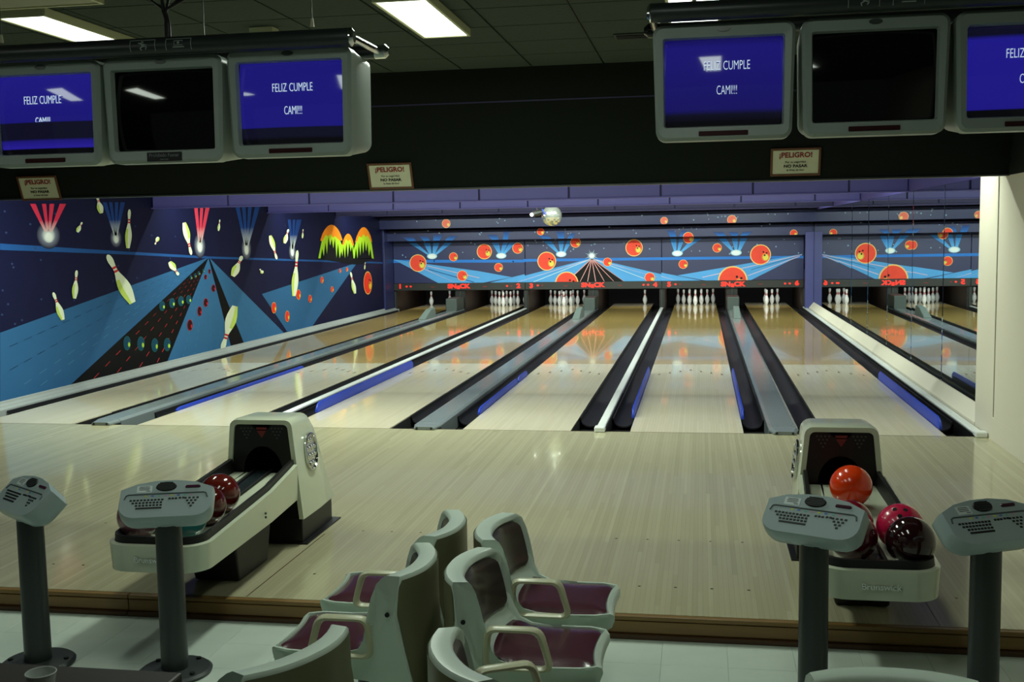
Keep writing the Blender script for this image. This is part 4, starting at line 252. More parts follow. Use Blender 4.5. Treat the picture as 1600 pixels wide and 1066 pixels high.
MASK_RAYS=[(17.0,[(-6.199,1.394),(-6.143,1.393),(-6.513,1.721),(-6.712,1.724)]),(17.0,[(-6.165,1.394),(-6.108,1.393),(-6.143,1.715),(-6.322,1.718)]),(17.0,[(-6.097,1.393),(-6.04,1.392),(-5.897,1.711),(-6.067,1.714)]),(17.0,[(-6.063,1.392),(-6.006,1.391),(-5.564,1.706),(-5.761,1.709)]),(17.0,[(-4.367,1.383),(-4.312,1.382),(-4.362,1.688),(-4.542,1.69)]),(17.0,[(-4.334,1.382),(-4.278,1.382),(-4.126,1.684),(-4.259,1.686)]),(17.0,[(-4.284,1.382),(-4.228,1.381),(-3.919,1.681),(-4.09,1.683)]),(17.0,[(-2.873,1.403),(-2.818,1.402),(-3.022,1.707),(-3.227,1.711)]),(17.0,[(-2.807,1.402),(-2.753,1.401),(-2.703,1.711),(-2.85,1.713)]),(17.0,[(-2.742,1.401),(-2.688,1.401),(-2.491,1.718),(-2.621,1.72)]),(17.0,[(0.024,1.382),(0.076,1.381),(0.072,1.72),(-0.081,1.722)]),(17.0,[(0.087,1.381),(0.139,1.38),(0.274,1.716),(0.145,1.719)]),(17.0,[(0.15,1.38),(0.202,1.379),(0.679,1.71),(0.444,1.714)]),(17.0,[(1.427,1.378),(1.478,1.377),(1.276,1.706),(1.082,1.709)]),(17.0,[(1.489,1.377),(1.54,1.376),(1.555,1.701),(1.41,1.703)]),(17.0,[(1.55,1.376),(1.602,1.375),(1.779,1.703),(1.616,1.705)])]
MASK_GLOW=[(-6.103,1.371),(-4.306,1.36),(-2.78,1.38),(0.097,1.359),(1.514,1.356)]
MASK_RAYS2=[[(-6.576,1.748),(-6.38,1.745),(-6.461,1.866),(-6.755,1.87)],[(-6.193,1.742),(-6.018,1.74),(-6.084,1.881),(-6.307,1.885)],[(-5.943,1.738),(-5.776,1.736),(-5.68,1.915),(-5.93,1.919)],[(-5.643,1.734),(-5.449,1.731),(-5.307,1.882),(-5.528,1.885)],[(-4.446,1.715),(-4.269,1.712),(-4.32,1.892),(-4.566,1.896)],[(-4.168,1.711),(-4.038,1.709),(-3.992,1.98),(-4.142,1.982)],[(-3.155,1.74),(-2.954,1.737),(-3.046,1.857),(-3.328,1.862)],[(-2.785,1.734),(-2.641,1.732),(-2.617,1.943),(-2.831,1.946)],[(-2.561,1.739),(-2.433,1.742),(-2.351,1.899),(-2.471,1.901)],[(-0.067,1.743),(0.083,1.741),(0.05,1.923),(-0.139,1.926)],[(0.155,1.739),(0.281,1.737),(0.333,1.918),(0.204,1.92)],[(1.074,1.73),(1.264,1.727),(1.188,1.864),(0.946,1.868)],[(1.396,1.724),(1.538,1.722),(1.555,1.858),(1.315,1.862)],[(1.599,1.721),(1.758,1.726),(1.883,1.865),(1.656,1.861)]]
MASK_STARS=[(17.0,-4.73,1.78),(17.0,-5.74,1.62),(17.0,-6.15,1.35),(17.0,2.99,1.33),(17.0,-0.58,1.48),(17.0,-2.47,1.5),(17.0,-5.08,1.7),(17.0,-6.1,1.34),(17.0,-6.8,1.36),(17.0,-2.92,1.74),(17.0,-3.21,1.27),(17.0,-4.42,1.79),(17.0,-6.37,1.57),(17.0,-3.23,1.6),(17.0,-3.62,1.61),(17.0,-2.02,1.59),(17.0,2.01,1.55),(17.0,-5.58,1.24),(17.0,2.46,1.49),(17.0,-5.06,1.77),(17.0,-1.21,1.64),(17.0,1.81,1.37),(17.0,-3.43,1.73),(17.0,-5.65,1.66),(17.0,-6.02,1.61),(17.0,0.02,1.77),(17.0,1.43,1.5),(17.0,-5.02,1.29),(17.0,-1.71,1.51),(17.0,-6.29,1.74),(17.0,-1.93,1.62),(17.0,-4.8,1.35),(17.0,-6.88,1.41),(17.0,-4.33,1.45),(17.0,-3.23,1.7),(17.0,1.91,1.31),(17.0,-3.04,1.3),(17.0,-0.37,1.78),(17.0,-4.98,1.66),(17.0,-4.0,1.21),(17.0,0.64,1.41),(17.0,-5.3,1.46),(17.0,-4.68,1.45),(17.0,-2.54,1.45),(17.0,-1.11,1.37),(17.0,-6.05,1.25),(17.0,-5.93,1.51),(17.0,-3.4,1.68),(17.0,-1.95,1.62),(17.0,2.8,1.24),(17.0,-6.83,1.28),(17.0,-3.14,1.54),(17.0,0.44,1.41),(17.0,2.65,1.2),(17.0,1.36,1.33),(17.0,1.75,1.22),(17.0,2.65,1.66),(17.0,2.9,1.55),(17.0,-5.22,1.78),(17.0,-2.58,1.25),(16.5,-0.95,1.95),(16.5,-2.27,1.89),(16.5,-5.78,1.96),(16.5,-2.47,1.89),(16.5,-2.61,1.99),(16.5,0.15,1.95),(16.5,-3.06,1.93),(16.5,-4.74,1.9),(16.5,-2.54,1.89),(16.5,0.25,1.98),(16.5,-0.88,1.87),(16.5,-3.36,1.94),(16.5,-6.07,2.02),(16.5,0.56,1.95),(16.5,0.05,1.9),(16.5,-4.71,1.95),(16.5,0.44,1.97),(16.5,-6.93,1.97),(16.5,2.09,1.99),(16.5,2.28,2.03),(16.5,-4.76,1.92),(16.5,-1.53,2.03),(16.0,-3.24,2.29),(16.0,1.52,2.21),(16.0,-0.71,2.29),(16.0,0.85,2.17),(16.0,1.47,2.16),(16.0,-3.24,2.29),(16.0,1.49,2.18),(16.0,-4.02,2.23),(16.0,1.44,2.24),(16.0,2.37,2.25),(16.0,1.23,2.23),(16.0,-3.31,2.2),(16.0,-2.05,2.22),(16.0,1.4,2.17),(16.0,-6.22,2.25),(16.0,-4.22,2.2),(16.0,-5.74,2.27),(16.0,-4.19,2.17),(16.0,1.06,2.21),(16.0,-4.15,2.28),(16.0,-2.82,2.19),(16.0,2.66,2.26),(16.0,0.5,2.16),(16.0,1.15,2.23),(16.0,1.31,2.19),(16.0,0.83,2.26),(16.0,-3.06,2.24),(16.0,0.82,2.3),(16.0,2.21,2.26),(16.0,-5.55,2.23)]
MASK_BURST=(-2.013,1.329)
MASK_SIGNS=[('1',-6.958,0.61),('dd',-6.731,0.608),('SN',-5.422,0.602),('dd',-4.108,0.601),('2',-3.873,0.599),('3',-3.543,0.596),('dd',-3.323,0.608),('SN',-1.997,0.604),('dd',-0.676,0.601),('4',-0.445,0.599),('5',-0.104,0.601),('dd',0.107,0.607),('SN',1.432,0.595),('dd',2.733,0.601),('6',2.956,0.605)]
# ------------------------------------------------------------------ materials
M_APP = board_mat('approach_boards', [(173,167,134),(179,172,139),(184,178,145),(176,170,137),(188,182,149)], .0268, .13, .25, .12)
M_MAPLE = board_mat('maple_boards', [(212,202,174),(216,206,178),(219,209,182),(214,204,176)], .0270, .12, .3, .08)
M_PINE = board_mat('pine_boards', [(192,162,96),(200,170,104),(196,166,100),(204,174,108)], .0270, .10, .4, .08)
M_GUT = mat('gutter_rubber', (31,31,32), .4, spec=.25, var=.3, scale=6)
M_PIT = mat('pit_black', (9,9,11), .8)
M_CAP = mat('divider_grey', (118,126,128), .16, spec=.6, var=.10, scale=5)
M_CAPW = mat('divider_white', (226,230,228), .3, var=.03)
M_BLUE = mat('bumper_blue', (36,62,176), .45, var=.12, scale=20)
M_NAVY = mat('navy_wall_paint', (17,20,52), .5, spec=.15, var=.10, scale=2)
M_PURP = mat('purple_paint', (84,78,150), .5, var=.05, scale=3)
M_PURPD = mat('purple_dark_and_unlit', (44,40,84), .6, var=.06, scale=3)
M_HEAD = mat('header_paint', (15,21,18), .8, spec=.15, var=.10, scale=2)
M_CREAM = mat('cream_wall_paint', (222,215,198), .6, var=.03, scale=2)
M_MIRROR = mat('mirror_glass', (205,215,215), .01, metal=1.0, var=.01)
M_SHELL = mat('chair_shell', (216,232,218), .3, spec=.5, coat=.2, var=.03, scale=4)
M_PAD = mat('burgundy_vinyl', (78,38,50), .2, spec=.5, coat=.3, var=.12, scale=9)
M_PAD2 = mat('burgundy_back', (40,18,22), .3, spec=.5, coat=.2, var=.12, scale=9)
M_IVORY = mat('ivory_plastic', (208,214,190), .22, spec=.5, coat=.4, var=.03, scale=5)
M_ARM = mat('arm_cream', (196,196,162), .35, var=.05)
M_BLK = mat('black_plastic', (14,14,15), .45, var=.15)
M_BLKG = mat('black_gloss', (10,10,12), .15, var=.1)
M_DGREY = mat('dark_grey_paint', (52,58,58), .4, var=.08)
M_POLE = mat('pole_grey', (44,50,49), .38, var=.06, scale=3)
M_CONS = mat('console_grey', (160,177,178), .35, var=.04, coat=.15, scale=6)
M_CONSD = mat('console_groove', (74,84,86), .5)
M_CHROME = mat('chrome', (210,212,212), .12, metal=1.0, var=.03)
M_BEZEL = mat('monitor_bezel', (146,158,150), .4, var=.03, scale=4)
M_GLASS = mat('dark_screen_glass', (7,8,9), .06, spec=.6, var=.1)
M_CEIL = mat('ceiling_tile', (54,64,57), .9, spec=.2, var=.18, scale=40, bump=.3)
M_GRID = mat('ceiling_grid', (20,24,21), .7)
M_TUBE = mat('lit_tube', (248,255,240), .5, emit=9.0, var=.0)
M_DIFF = mat('lit_diffuser', (246,255,242), .5, emit=4.0, var=.01)
M_FIXT = mat('fixture_white', (196,196,160), .5, var=.04)
M_TILE = mat('vinyl_tile', (206,219,207), .28, var=.07, scale=7)
M_GROUT = mat('tile_joint', (190,204,192), .7)
M_OAK = mat('step_oak', (128,98,52), .38, var=.22, scale=2.5, aniso=(1,14,14))
M_OAKD = mat('step_oak_dark', (74,48,26), .4, var=.22, scale=2.5, aniso=(1,14,14))
M_RED = mat('red_led', (255,40,24), .5, emit=.8, var=.0)
M_REDD = mat('red_led_dim', (120,16,14), .5, emit=.25, var=.0)
M_WHITE = mat('pin_white', (238,240,236), .25, coat=.4, var=.02)
M_PINRED = mat('pin_stripe', (190,26,34), .3)
M_PAPER = mat('sign_paper', (190,192,166), .6, var=.03)
M_SIGNR = mat('sign_red', (128,20,22), .6)
M_SIGNK = mat('sign_black', (24,26,22), .6)
M_FRAME = mat('sign_wood', (92,56,34), .5, var=.15)
M_PAINT = paint_mat(rough=.6)
M_WOODK = mat('kickback_wood', (40,27,18), .5, var=.25, scale=4)

# ------------------------------------------------------------------ the room
f1 = struct(MB().box(-9, XR+.2, -13, STEP_Y-.03, FZ-.2, FZ-.006).build('floor', M_GROUT), 'pale vinyl tiled floor of the seating area')
tile_me = MB().box(-.1520, .1520, -.1520, .1520, 0, .006).mesh('floor_tile', M_TILE, bevel=.0008, seg=1)
for i in range(-10, 11):
    for j in range(9):
        link('floor_tile', tile_me, f1, (i*.305+.02, STEP_Y-.195-j*.305, FZ-.006))
MB().box(-9, -3.19, -13, STEP_Y-.04, FZ-.006, FZ).build('floor_sheet', M_TILE, f1)
MB().box(-3.19, XR, -13, -7.78, FZ-.006, FZ).build('floor_sheet', M_TILE, f1)
app = struct(MB().box(XL, XR, STEP_Y, 0, FZ-.1, 0).build('floor', M_APP), 'glossy strip-board approach in front of the lanes')
dot_me = MB().lathe([(.0, 0), (.008, 0), (.008, .0012), (.0, .0012)], n=10).mesh('approach_dot', M_OAKD)
for lx in LX:
    for k in range(5):
        for yy in (-4.55, -3.65): link('approach_dot', dot_me, app, (lx+LW/2+(k-2)*.19, yy, 0))
bed = struct(MB().box(XL, XM+.03, 0.0, 20.6, -.35, -.135).build('floor', M_PIT), 'dark bed under the gutters')
for x, y0, y1 in ((-1.70, -4.97, -3.75), (1.77, -4.97, -4.55)): MB().box(x, x+.006, y0, y1, -.01, .0008).build('board_seam', M_OAKD, app)
fl = MB().box(XL, XR, -.006, .0, -.02, .0008).build('foul_line', M_OAKD, app)
# step at the edge of the approach
st = struct(MB().box(XL, XR, STEP_Y-.022, STEP_Y, FZ-.1, -.030).build('trim_1', M_PIT), 'wooden riser along the edge of the approach')
xs = [XL, -5.2, -2.35, .2, 2.02, XR]
for a, b in zip(xs[:-1], xs[1:]):
    MB().box(a+.002, b-.002, STEP_Y-.032, STEP_Y-.003, -.088, -.028).build('riser_board', M_OAK, st, bevel=.003)
    MB().box(a+.002, b-.002, STEP_Y-.036, STEP_Y+.002, -.024, -.002).build('nosing_board', M_OAK, st, bevel=.004)
    MB().box(a+.002, b-.002, STEP_Y-.052, STEP_Y-.022, FZ+.0, -.090).build('base_rail', M_OAKD, st, bevel=.004)

# left wall carries the mural; right wall carries panels and mirrors
wl = struct(MB().box(XL-.2, XL, -13, 20.6, -.35, 3.5).build('wall_left', M_NAVY), 'navy wall with painted bowling mural')
wr = struct(MB().box(XR+.03, XR+.4, -13, .44, -.35, 3.5).box(XM+.03, XR+.4, .44, 20.6, -.35, 3.5).build('wall_right', M_CREAM), 'cream wall beside the right-hand lane')
MB().box(XR, XR+.03, -.16, .46, .20, 3.3).build('wall_panel', M_CREAM, wr, bevel=.006)
MB().box(XR, XR+.03, -6, -.20, .20, 3.3).build('wall_panel', M_CREAM, wr, bevel=.006)
MB().box(XR+.012, XR+.03, -.22, -.14, .2, 3.3).build('dark_joint', M_PIT, wr)
MB().box(XR-.012, XR, -6, -.52, 2.30, 3.3).build('dark_upper_panel', M_HEAD, wr)
MB().box(XR, XR+.03, -6, .46, -.1, .205).build('wall_panel', M_CREAM, wr, bevel=.004)
MB().prism([(XR, -.12), (XM+.03, -.12), (XM+.03, .176), (XM, .176), (XR+.012, .062), (XR, .050)], .47, 16.9, 'y').build('sloping_sill', M_CREAM, wr)
MB().box(XM, XM+.03, .44, 16.9, 2.345, 3.2).build('upper_wall', M_PURP, wr)
MB().box(XM+.01, XM+.03, .44, 16.9, .176, 2.345).build('mirror_backing', M_PIT, wr)
mir = thing('wall_mirror', 'long wall mirror of tall panels reflecting the right-hand lanes', 'mirror', (XM, .47, .178))
ys = [.47, 2.45, 4.25, 6.08, 7.96, 9.9, 11.8, 13.6, 15.2, 16.4]
random.seed(4)
for a, b in zip(ys[:-1], ys[1:]):
    o = MB().box(-.004, .004, -(b-a)/2+.0025, (b-a)/2-.0025, 0, 2.163).build('mirror_panel', M_MIRROR, mir, bevel=.0025, seg=1)
    o.location = (.001, (a+b)/2-.47, .002); o.rotation_euler = (0, 0, random.uniform(-.0035, .0035))
# back of the pits
wb = struct(MB().box(XL, XM+.03, 20.2, 20.6, -.35, 3.4).build('wall_back', M_PIT), 'black curtain wall behind the pins')
# inclined header over the foul line
hdr = struct(MB().loft([[(x, -.50, 2.305), (x, -.40, 2.305), (x, -.77, 3.30), (x, -.87, 3.30)] for x in (XL, XR)]).build('wall_header', M_HEAD), 'dark green header wall above the foul line')
MB().box(XL, XR, -.51, -.39, 2.295, 2.308).build('edge_strip', M_DGREY, hdr)
# ceilings
ceil = struct(MB().box(-9, XR+.2, -13, -.78, CZ+.012, CZ+.1).build('ceiling', M_GRID), 'dark suspended ceiling of square tiles')
ct_me = MB().box(-.298, .298, -.298, .298, -.012, 0).mesh('ceiling_tile', M_CEIL, bevel=.002, seg=1)
for i in range(-9, 5):
    for j in range(12):
        x, y = i*.61+.16, -1.17-j*.61
        if x > XR-.29: continue
        link('ceiling_tile', ct_me, ceil, (x, y, CZ+.011))
MB().box(-9, -5.65, -8.5, -.87, CZ-.001, CZ+.012).build('ceiling_sheet', M_CEIL, ceil)
MB().box(-9, XR, -13, -8.2, CZ-.001, CZ+.012).build('ceiling_sheet', M_CEIL, ceil)
lc = struct(MB().box(XL, XM+.03, -.77, 20.6, 3.02, 3.1).build('ceiling', M_PURPD), 'dark purple ceiling above the lanes')
# purple baffles across the lanes, panel by panel
JX = [XL, -6.01, -4.79, -3.56, -2.34, -1.10, .135, 1.34, 2.56, XM]
for n, (yy, zb, m) in enumerate(((4.60, 2.345, M_PURP), (8.90, 2.352, M_PURP), (12.7, 2.352, M_PURPD), (15.4, 2.38, M_PURPD))):  # far two baffles darker: their lack of light is put into the colour
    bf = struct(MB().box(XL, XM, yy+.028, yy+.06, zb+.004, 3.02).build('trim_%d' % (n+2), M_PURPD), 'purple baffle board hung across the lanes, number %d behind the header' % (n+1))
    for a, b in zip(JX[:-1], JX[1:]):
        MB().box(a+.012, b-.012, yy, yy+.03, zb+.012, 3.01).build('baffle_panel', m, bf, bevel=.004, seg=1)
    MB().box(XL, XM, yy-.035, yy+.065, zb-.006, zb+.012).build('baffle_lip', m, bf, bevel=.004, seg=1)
# left skirting: white moulding along the painted wall
sk = struct(MB().prism([(XL, -.12), (XL+.115, -.12), (XL+.115, .012), (XL+.075, .03), (XL+.07, .045), (XL+.03, .06), (XL+.025, .085), (XL, .09)], .0, 17.2, 'y').build('baseboard_left', mat('skirting_white', (160,164,162), .35, var=.05), bevel=.004), 'white stepped moulding along the painted wall')

# ------------------------------------------------------------------ hidden lane lighting (tubes behind header and baffles)
def lane_lamp(x0, x1, y, z, power, label, rx=0.35):
    t = thing('lane_light', label, 'light', ((x0+x1)/2, y, z), 0, 'tube lights hidden above the lanes')
    w = x1-x0
    MB().box(-w/2, w/2, -.05, .05, .02, .07).build('housing', M_FIXT, t, bevel=.006)
    MB().tube([(-w/2+.03, 0, 0), (w/2-.03, 0, 0)], .016, 10).build('tube', M_TUBE, t, smooth=.6)
    for s in (-.7, .7): MB().box(s*w/2-.006, s*w/2+.006, -.006, .006, .07, 3.02-z).build('hanger', M_FIXT, t)
    a = area('lamp', t, (0, 0, -.022), w-.1, .06, power, LIGHT_TUBE, (rx, 0, 0))
    return t
for k, (a, b, w) in enumerate(((-7.0, -5.0, 1), (-4.9, -3.0, 1), (-2.9, -1.0, 1), (-.8, 1.1, .55), (1.6, 3.1, .5))):
    lane_lamp(a, b, .10, 2.66, HEAD_W*w*(b-a)/2, 'tube light behind the header, %s one from the painted wall' % ('first','second','third','fourth','fifth')[k])
for k, (y, w) in enumerate(((5.0, 1.0), (9.3, 1.0), (13.1, 1.0))):
    for q, (a, b) in enumerate(((-6.9, -3.9), (-3.6, -.6), (-.2, 2.8))):
        lane_lamp(a, b, y, 2.72, BAFFLE_W*w, 'tube light behind the %s baffle, %s section' % (('near','middle','far')[k], ('left','middle','right')[q]), .5)
# ------------------------------------------------------------------ painted mural on the left wall
EPS = .0014
def on_wall(pts, layer): return [(XL+EPS*layer, y, z) for y, z in pts]
def paint_poly(mb, pts3, col): mb.add(pts3, [tuple(range(len(pts3)))], col)
def paint_cols(mb, pts3, cols):
    o = len(mb.v); mb.v += [tuple(p) for p in pts3]; mb.c += list(cols); mb.f.append(tuple(range(o, o+len(pts3))))
def paint_glow(mb, conv, c, rx, rz, stops, layer, n=24):
    o = len(mb.v); mb.v += conv([c], layer); mb.c.append(stops[0][1])
    for r, col in stops[1:]:
        mb.v += conv(ellipse(c[0], c[1], rx*r, rz*r, n), layer); mb.c += [col]*n
    for k in range(n): mb.f.append((o, o+1+k, o+1+(k+1) % n))
    for q in range(len(stops)-2):
        a = o+1+q*n; b = a+n
        for k in range(n): mb.f.append((a+k, b+k, b+(k+1) % n, a+(k+1) % n))
def paint_ball(mb, conv, c, rx, rz, layer, cols, holes=True, flip=1):
    rim, body, hi = cols
    paint_poly(mb, conv(ellipse(c[0], c[1], rx, rz, 28), layer), rim)
    paint_poly(mb, conv(ellipse(c[0], c[1], rx*.91, rz*.91, 28), layer+1), body)
    paint_poly(mb, conv(ellipse(c[0]+flip*rx*.46, c[1]-rz*.24, rx*.34, rz*.38, 18), layer+2), tuple((a+b)//2 for a, b in zip(body, hi)))
    paint_poly(mb, conv(ellipse(c[0]+flip*rx*.50, c[1]-rz*.26, rx*.26, rz*.29, 18), layer+3), hi)
    if holes:
        for dx, dz in ((.28, .26), (.58, .16), (.40, -.06)):
            paint_poly(mb, conv(ellipse(c[0]+flip*rx*dx, c[1]+rz*dz, rx*.085, rz*.085, 10), layer+4), (40, 14, 20))
for n, (nm, col, ly, pts) in enumerate(WALL_POLYS):
    mb = MB(); paint_poly(mb, on_wall(pts, 1+n*.25), tuple(int(v*.74) for v in col)); mb.build(nm, M_PAINT, wl)
mb = MB(); [paint_poly(mb, on_wall(d, 4), (196, 52, 58)) for d in WALL_DASH]; mb.build('painted_dashes', M_PAINT, wl)
mb = MB(); [paint_poly(mb, on_wall(d, 4), (20, 44, 76) if c == 0 else (84, 136, 168)) for c, d in WALL_LINE]; mb.build('painted_lines', M_PAINT, wl)
NAVY = (19, 20, 46)
for rr, col, g in WALL_BEAMS:
    mb = MB()
    for r in rr:
        md = [tuple(r[a][q]+(r[b][q]-r[a][q])*.48 for q in (0, 1)) for a, b in ((0, 3), (1, 2))]
        paint_cols(mb, on_wall([r[0], r[1], md[1], md[0]], 2), [col]*4)
        paint_cols(mb, on_wall([md[0], md[1], r[2], r[3]], 2), [col]*2+[(216, 222, 218)]*2)
    paint_glow(mb, on_wall, (g[0], g[1]), g[2], g[3], [(0, (238, 242, 236)), (.3, (215, 220, 215)), (.6, (110, 114, 132)), (1.0, NAVY)], 1.8)
    paint_glow(mb, on_wall, (g[0], g[1]-g[3]*.12), g[2]*.42, g[3]*.42, [(0, (240, 244, 238)), (.6, (236, 240, 234)), (1.0, (190, 196, 198))], 3)
    mb.build('painted_beam', M_PAINT, wl)
for body, bands, green in WALL_PINS:
    mb = MB(); paint_poly(mb, on_wall(body, 8), (222, 228, 200)); paint_poly(mb, on_wall(green, 9), (192, 214, 96))
    for b in bands: paint_poly(mb, on_wall(b, 10), (200, 46, 56))
    mb.build('painted_pin', M_PAINT, wl)
for lst, cols in ((WALL_GREEN, ((24, 92, 84), (16, 66, 92), (178, 214, 60))), (WALL_RED, ((206, 36, 48), (46, 8, 16), (196, 34, 44))), (WALL_ORANGE, ((236, 170, 74), (226, 54, 34), (226, 190, 50)))):
    for (y, z, ry, rz) in lst:
        mb = MB(); paint_ball(mb, on_wall, (y, z), ry, rz, 6, cols, holes=rz > .12); mb.build('painted_ball', M_PAINT, wl)
mb = MB(); zs = [p[1] for p in CITY_G]; z0, z1 = min(zs), max(zs)
paint_cols(mb, on_wall(CITY_G, 5), [(156+int(70*max(0, (z-z0)/(z1-z0)-.3)), 214, 40) for y, z in CITY_G])
for p in CITY_O: paint_poly(mb, on_wall(p, 6), (240, 136, 24))
for p in CITY_B: paint_poly(mb, on_wall(p, 7), (8, 10, 12))
mb.build('painted_skyline', M_PAINT, wl)
mb = MB()
for y, z in WALL_STARS: paint_poly(mb, on_wall(ellipse(y, z, .022, .014, 6), 1.2), (46, 62, 100))
o = mb.build('painted_stars', M_PAINT, wl); o['kind'] = 'stuff'

# ------------------------------------------------------------------ masking units above the pins
PX = [-7.13, -3.70, -.285, 3.12]
ZB = .685
units = []
NAVM = (30, 36, 84)
M_MASK = mat('mask_navy', NAVM, .4, var=.12, scale=3)
for k in range(3):
    t = thing('masking_unit', '%s painted masking board with red balls on navy above the pins' % ('leftmost', 'middle', 'rightmost')[k], 'masking board', ((PX[k]+PX[k+1])/2, 17.0, ZB), 0, 'masking boards over the pins')
    w = (PX[k+1]-PX[k])/2
    MB().box(-w+.006, w-.006, 0, .05, 0, 1.5).build('panel', M_MASK, t, bevel=.004, seg=1)
    MB().box(-w+.004, w-.004, -.035, .05, -.185, -.002).build('sign_strip', mat('sign_strip', (30, 32, 32), .4), t, bevel=.004, seg=1)
    units.append(t)
def unit_of(x): return units[0 if x < PX[1] else 1 if x < PX[2] else 2]
def conv_main(u):
    ox = u.location.x
    def f(pts, layer): return [(min(max(x-ox, -1.9), 1.9), -EPS*layer, max(z, ZB)-ZB) for x, z in pts]
    return f
tier = {}
for n, (Y, za, zb) in enumerate(((16.5, 1.765, 2.035), (16.0, 2.07, 2.37))):
    tier[Y] = struct(MB().box(XL, XM, Y, Y+.04, za, zb).box(XL, XM, Y+.0, Y+.55, zb-.02, zb).build('trim_%d' % (n+6), M_MASK, bevel=.003), 'navy %s soffit board with painted stars above the masking boards' % ('lower', 'upper')[n])
struct(MB().box(XL, XM, 15.47, 15.50, 2.40, 3.02).build('trim_8', M_PURPD), 'dark board above the star soffits')
def conv_tier(Y, za, zb):
    def f(pts, layer): return [(x, Y-EPS*layer, min(max(z, za), zb)) for x, z in pts]
    return f
TZ = {16.5: (1.77, 2.03), 16.0: (2.075, 2.365)}
for n, (nm, col, pts) in enumerate(MASK_POLYS):
    u = unit_of(sum(p[0] for p in pts)/len(pts)); mb = MB(); paint_poly(mb, conv_main(u)(pts, 1+n*.2), col); mb.build(nm, M_PAINT, u)
for n, (col, pts) in enumerate(MASK_LINES):
    u = unit_of(sum(p[0] for p in pts)/len(pts)); mb = MB(); paint_poly(mb, conv_main(u)(pts, 4), col); mb.build('painted_line', M_PAINT, u)
for Y, pts in MASK_RAYS:
    u = unit_of(sum(p[0] for p in pts)/len(pts)); mb = MB(); paint_cols(mb, conv_main(u)(pts, 1.5), [(96, 176, 240)]*2+[(44, 112, 196)]*2); mb.build('painted_ray', M_PAINT, u)
for pts in MASK_RAYS2:
    mb = MB(); paint_cols(mb, conv_tier(16.5, *TZ[16.5])(pts, 1.5), [(44, 112, 196)]*2+[(48, 64, 120)]*2); mb.build('painted_ray', M_PAINT, tier[16.5])
for x, z in MASK_GLOW:
    u = unit_of(x); mb = MB(); paint_glow(mb, conv_main(u), (x, z), .135, .075, [(0, (245, 250, 250)), (.7, (225, 240, 245)), (1.0, (120, 180, 220))], 3); mb.build('painted_glow', M_PAINT, u)
u = units[1]; mb = MB(); bx, bz = MASK_BURST
for k in range(16):
    a = 2*PI*k/16; b = a+PI/16; c = a-PI/16; R = .19 if k % 2 else .13
    paint_cols(mb, conv_main(u)([(bx+.05*math.cos(c), bz+.05*math.sin(c)), (bx+R*math.cos(a), bz+R*.9*math.sin(a)), (bx+.05*math.cos(b), bz+.05*math.sin(b)), (bx, bz)], 5), [(225, 240, 245), (120, 160, 200), (225, 240, 245), (255, 255, 255)])
mb.build('painted_burst', M_PAINT, u)
for (Y, x, z, r) in MASK_BALLS:
    mb = MB(); pale = Y < 16.9 and r < .17
    cols = ((244, 206, 150), (236, 120, 104), (240, 210, 130)) if (pale and Y < 16.2) else ((246, 200, 120), (238, 76, 58), (226, 214, 92))
    if Y == 17.0: u = unit_of(x); cv = conv_main(u); par = u
    else: cv = conv_tier(Y, *TZ[Y]); par = tier[Y]
    paint_ball(mb, cv, (x, z), r, r, 6, cols, holes=r > .1 and Y == 17.0); mb.build('painted_ball', M_PAINT, par)
    if abs(x-.40) < .25 and Y == 16.5:      # the ball that straddles board and soffit: its lower sliver on the board
        u = unit_of(x); mb = MB(); paint_ball(mb, conv_main(u), (x, z-.02), r, r, 6, cols, holes=False); mb.build('painted_ball', M_PAINT, u)
for Y in (17.0, 16.5, 16.0):
    mb = MB()
    for (yy, x, z) in MASK_STARS:
        if yy != Y: continue
        s_ = .012+.010*((x*7.3) % 1)
        paint_poly(mb, [(x+s_*math.cos(a*PI/3), Y-EPS, z+s_*math.sin(a*PI/3)) for a in range(6)], (130, 160, 195))
    o = mb.build('painted_stars', M_PAINT, tier[16.5] if Y < 17 else None)
    if Y == 17.0:
        o.parent = units[1]; o.matrix_parent_inverse = Matrix.Translation(-units[1].location)
    o['kind'] = 'stuff'
# lit red numbers and words on the black strips
def face(me): return stand_text(me)
word_sn = face(text_mesh('SN', .150, M_RED, 1.25, .007, .004)); word_ck = face(text_mesh('CK', .150, M_RED, 1.25, .007, .004)); word_a = face(text_mesh('a', .165, M_RED, 1.1, .006, .004))
dots_me = MB().prism(ellipse(0, 0, .028, .022, 12), -.004, 0, 'y').mesh('lit_dot', M_RED)
dots_dim = MB().prism(ellipse(0, 0, .024, .018, 12), -.004, 0, 'y').mesh('lit_dot', M_REDD)
for n, (t, x, z) in enumerate(MASK_SIGNS):
    u = unit_of(x); px, pz = x-u.location.x, z-ZB-.005
    if t == 'SN':
        link('lit_word', word_sn, u, (px-.165, -.040, pz)); link('lit_word', word_a, u, (px-.003, -.040, pz-.012)); link('lit_word', word_ck, u, (px+.160, -.040, pz))
    elif t == 'dd':
        link('lit_dot', dots_me, u, (px-.055, -.037, pz)); link('lit_dot', dots_me if n in (1, 8, 13, 14) else dots_dim, u, (px+.055, -.037, pz))
    else:
        link('lit_number', face(text_mesh(t, .155, M_RED, 1.25, .007, .004)), u, (px, -.040, pz))
for k in range(3):
    for dx in (-.68, .68):
        MB().prism(rrect(.10, .018, .006), -.040, -.034, 'y').build('dim_lamp', M_REDD, units[k]).location = (dx, 0, -.10)

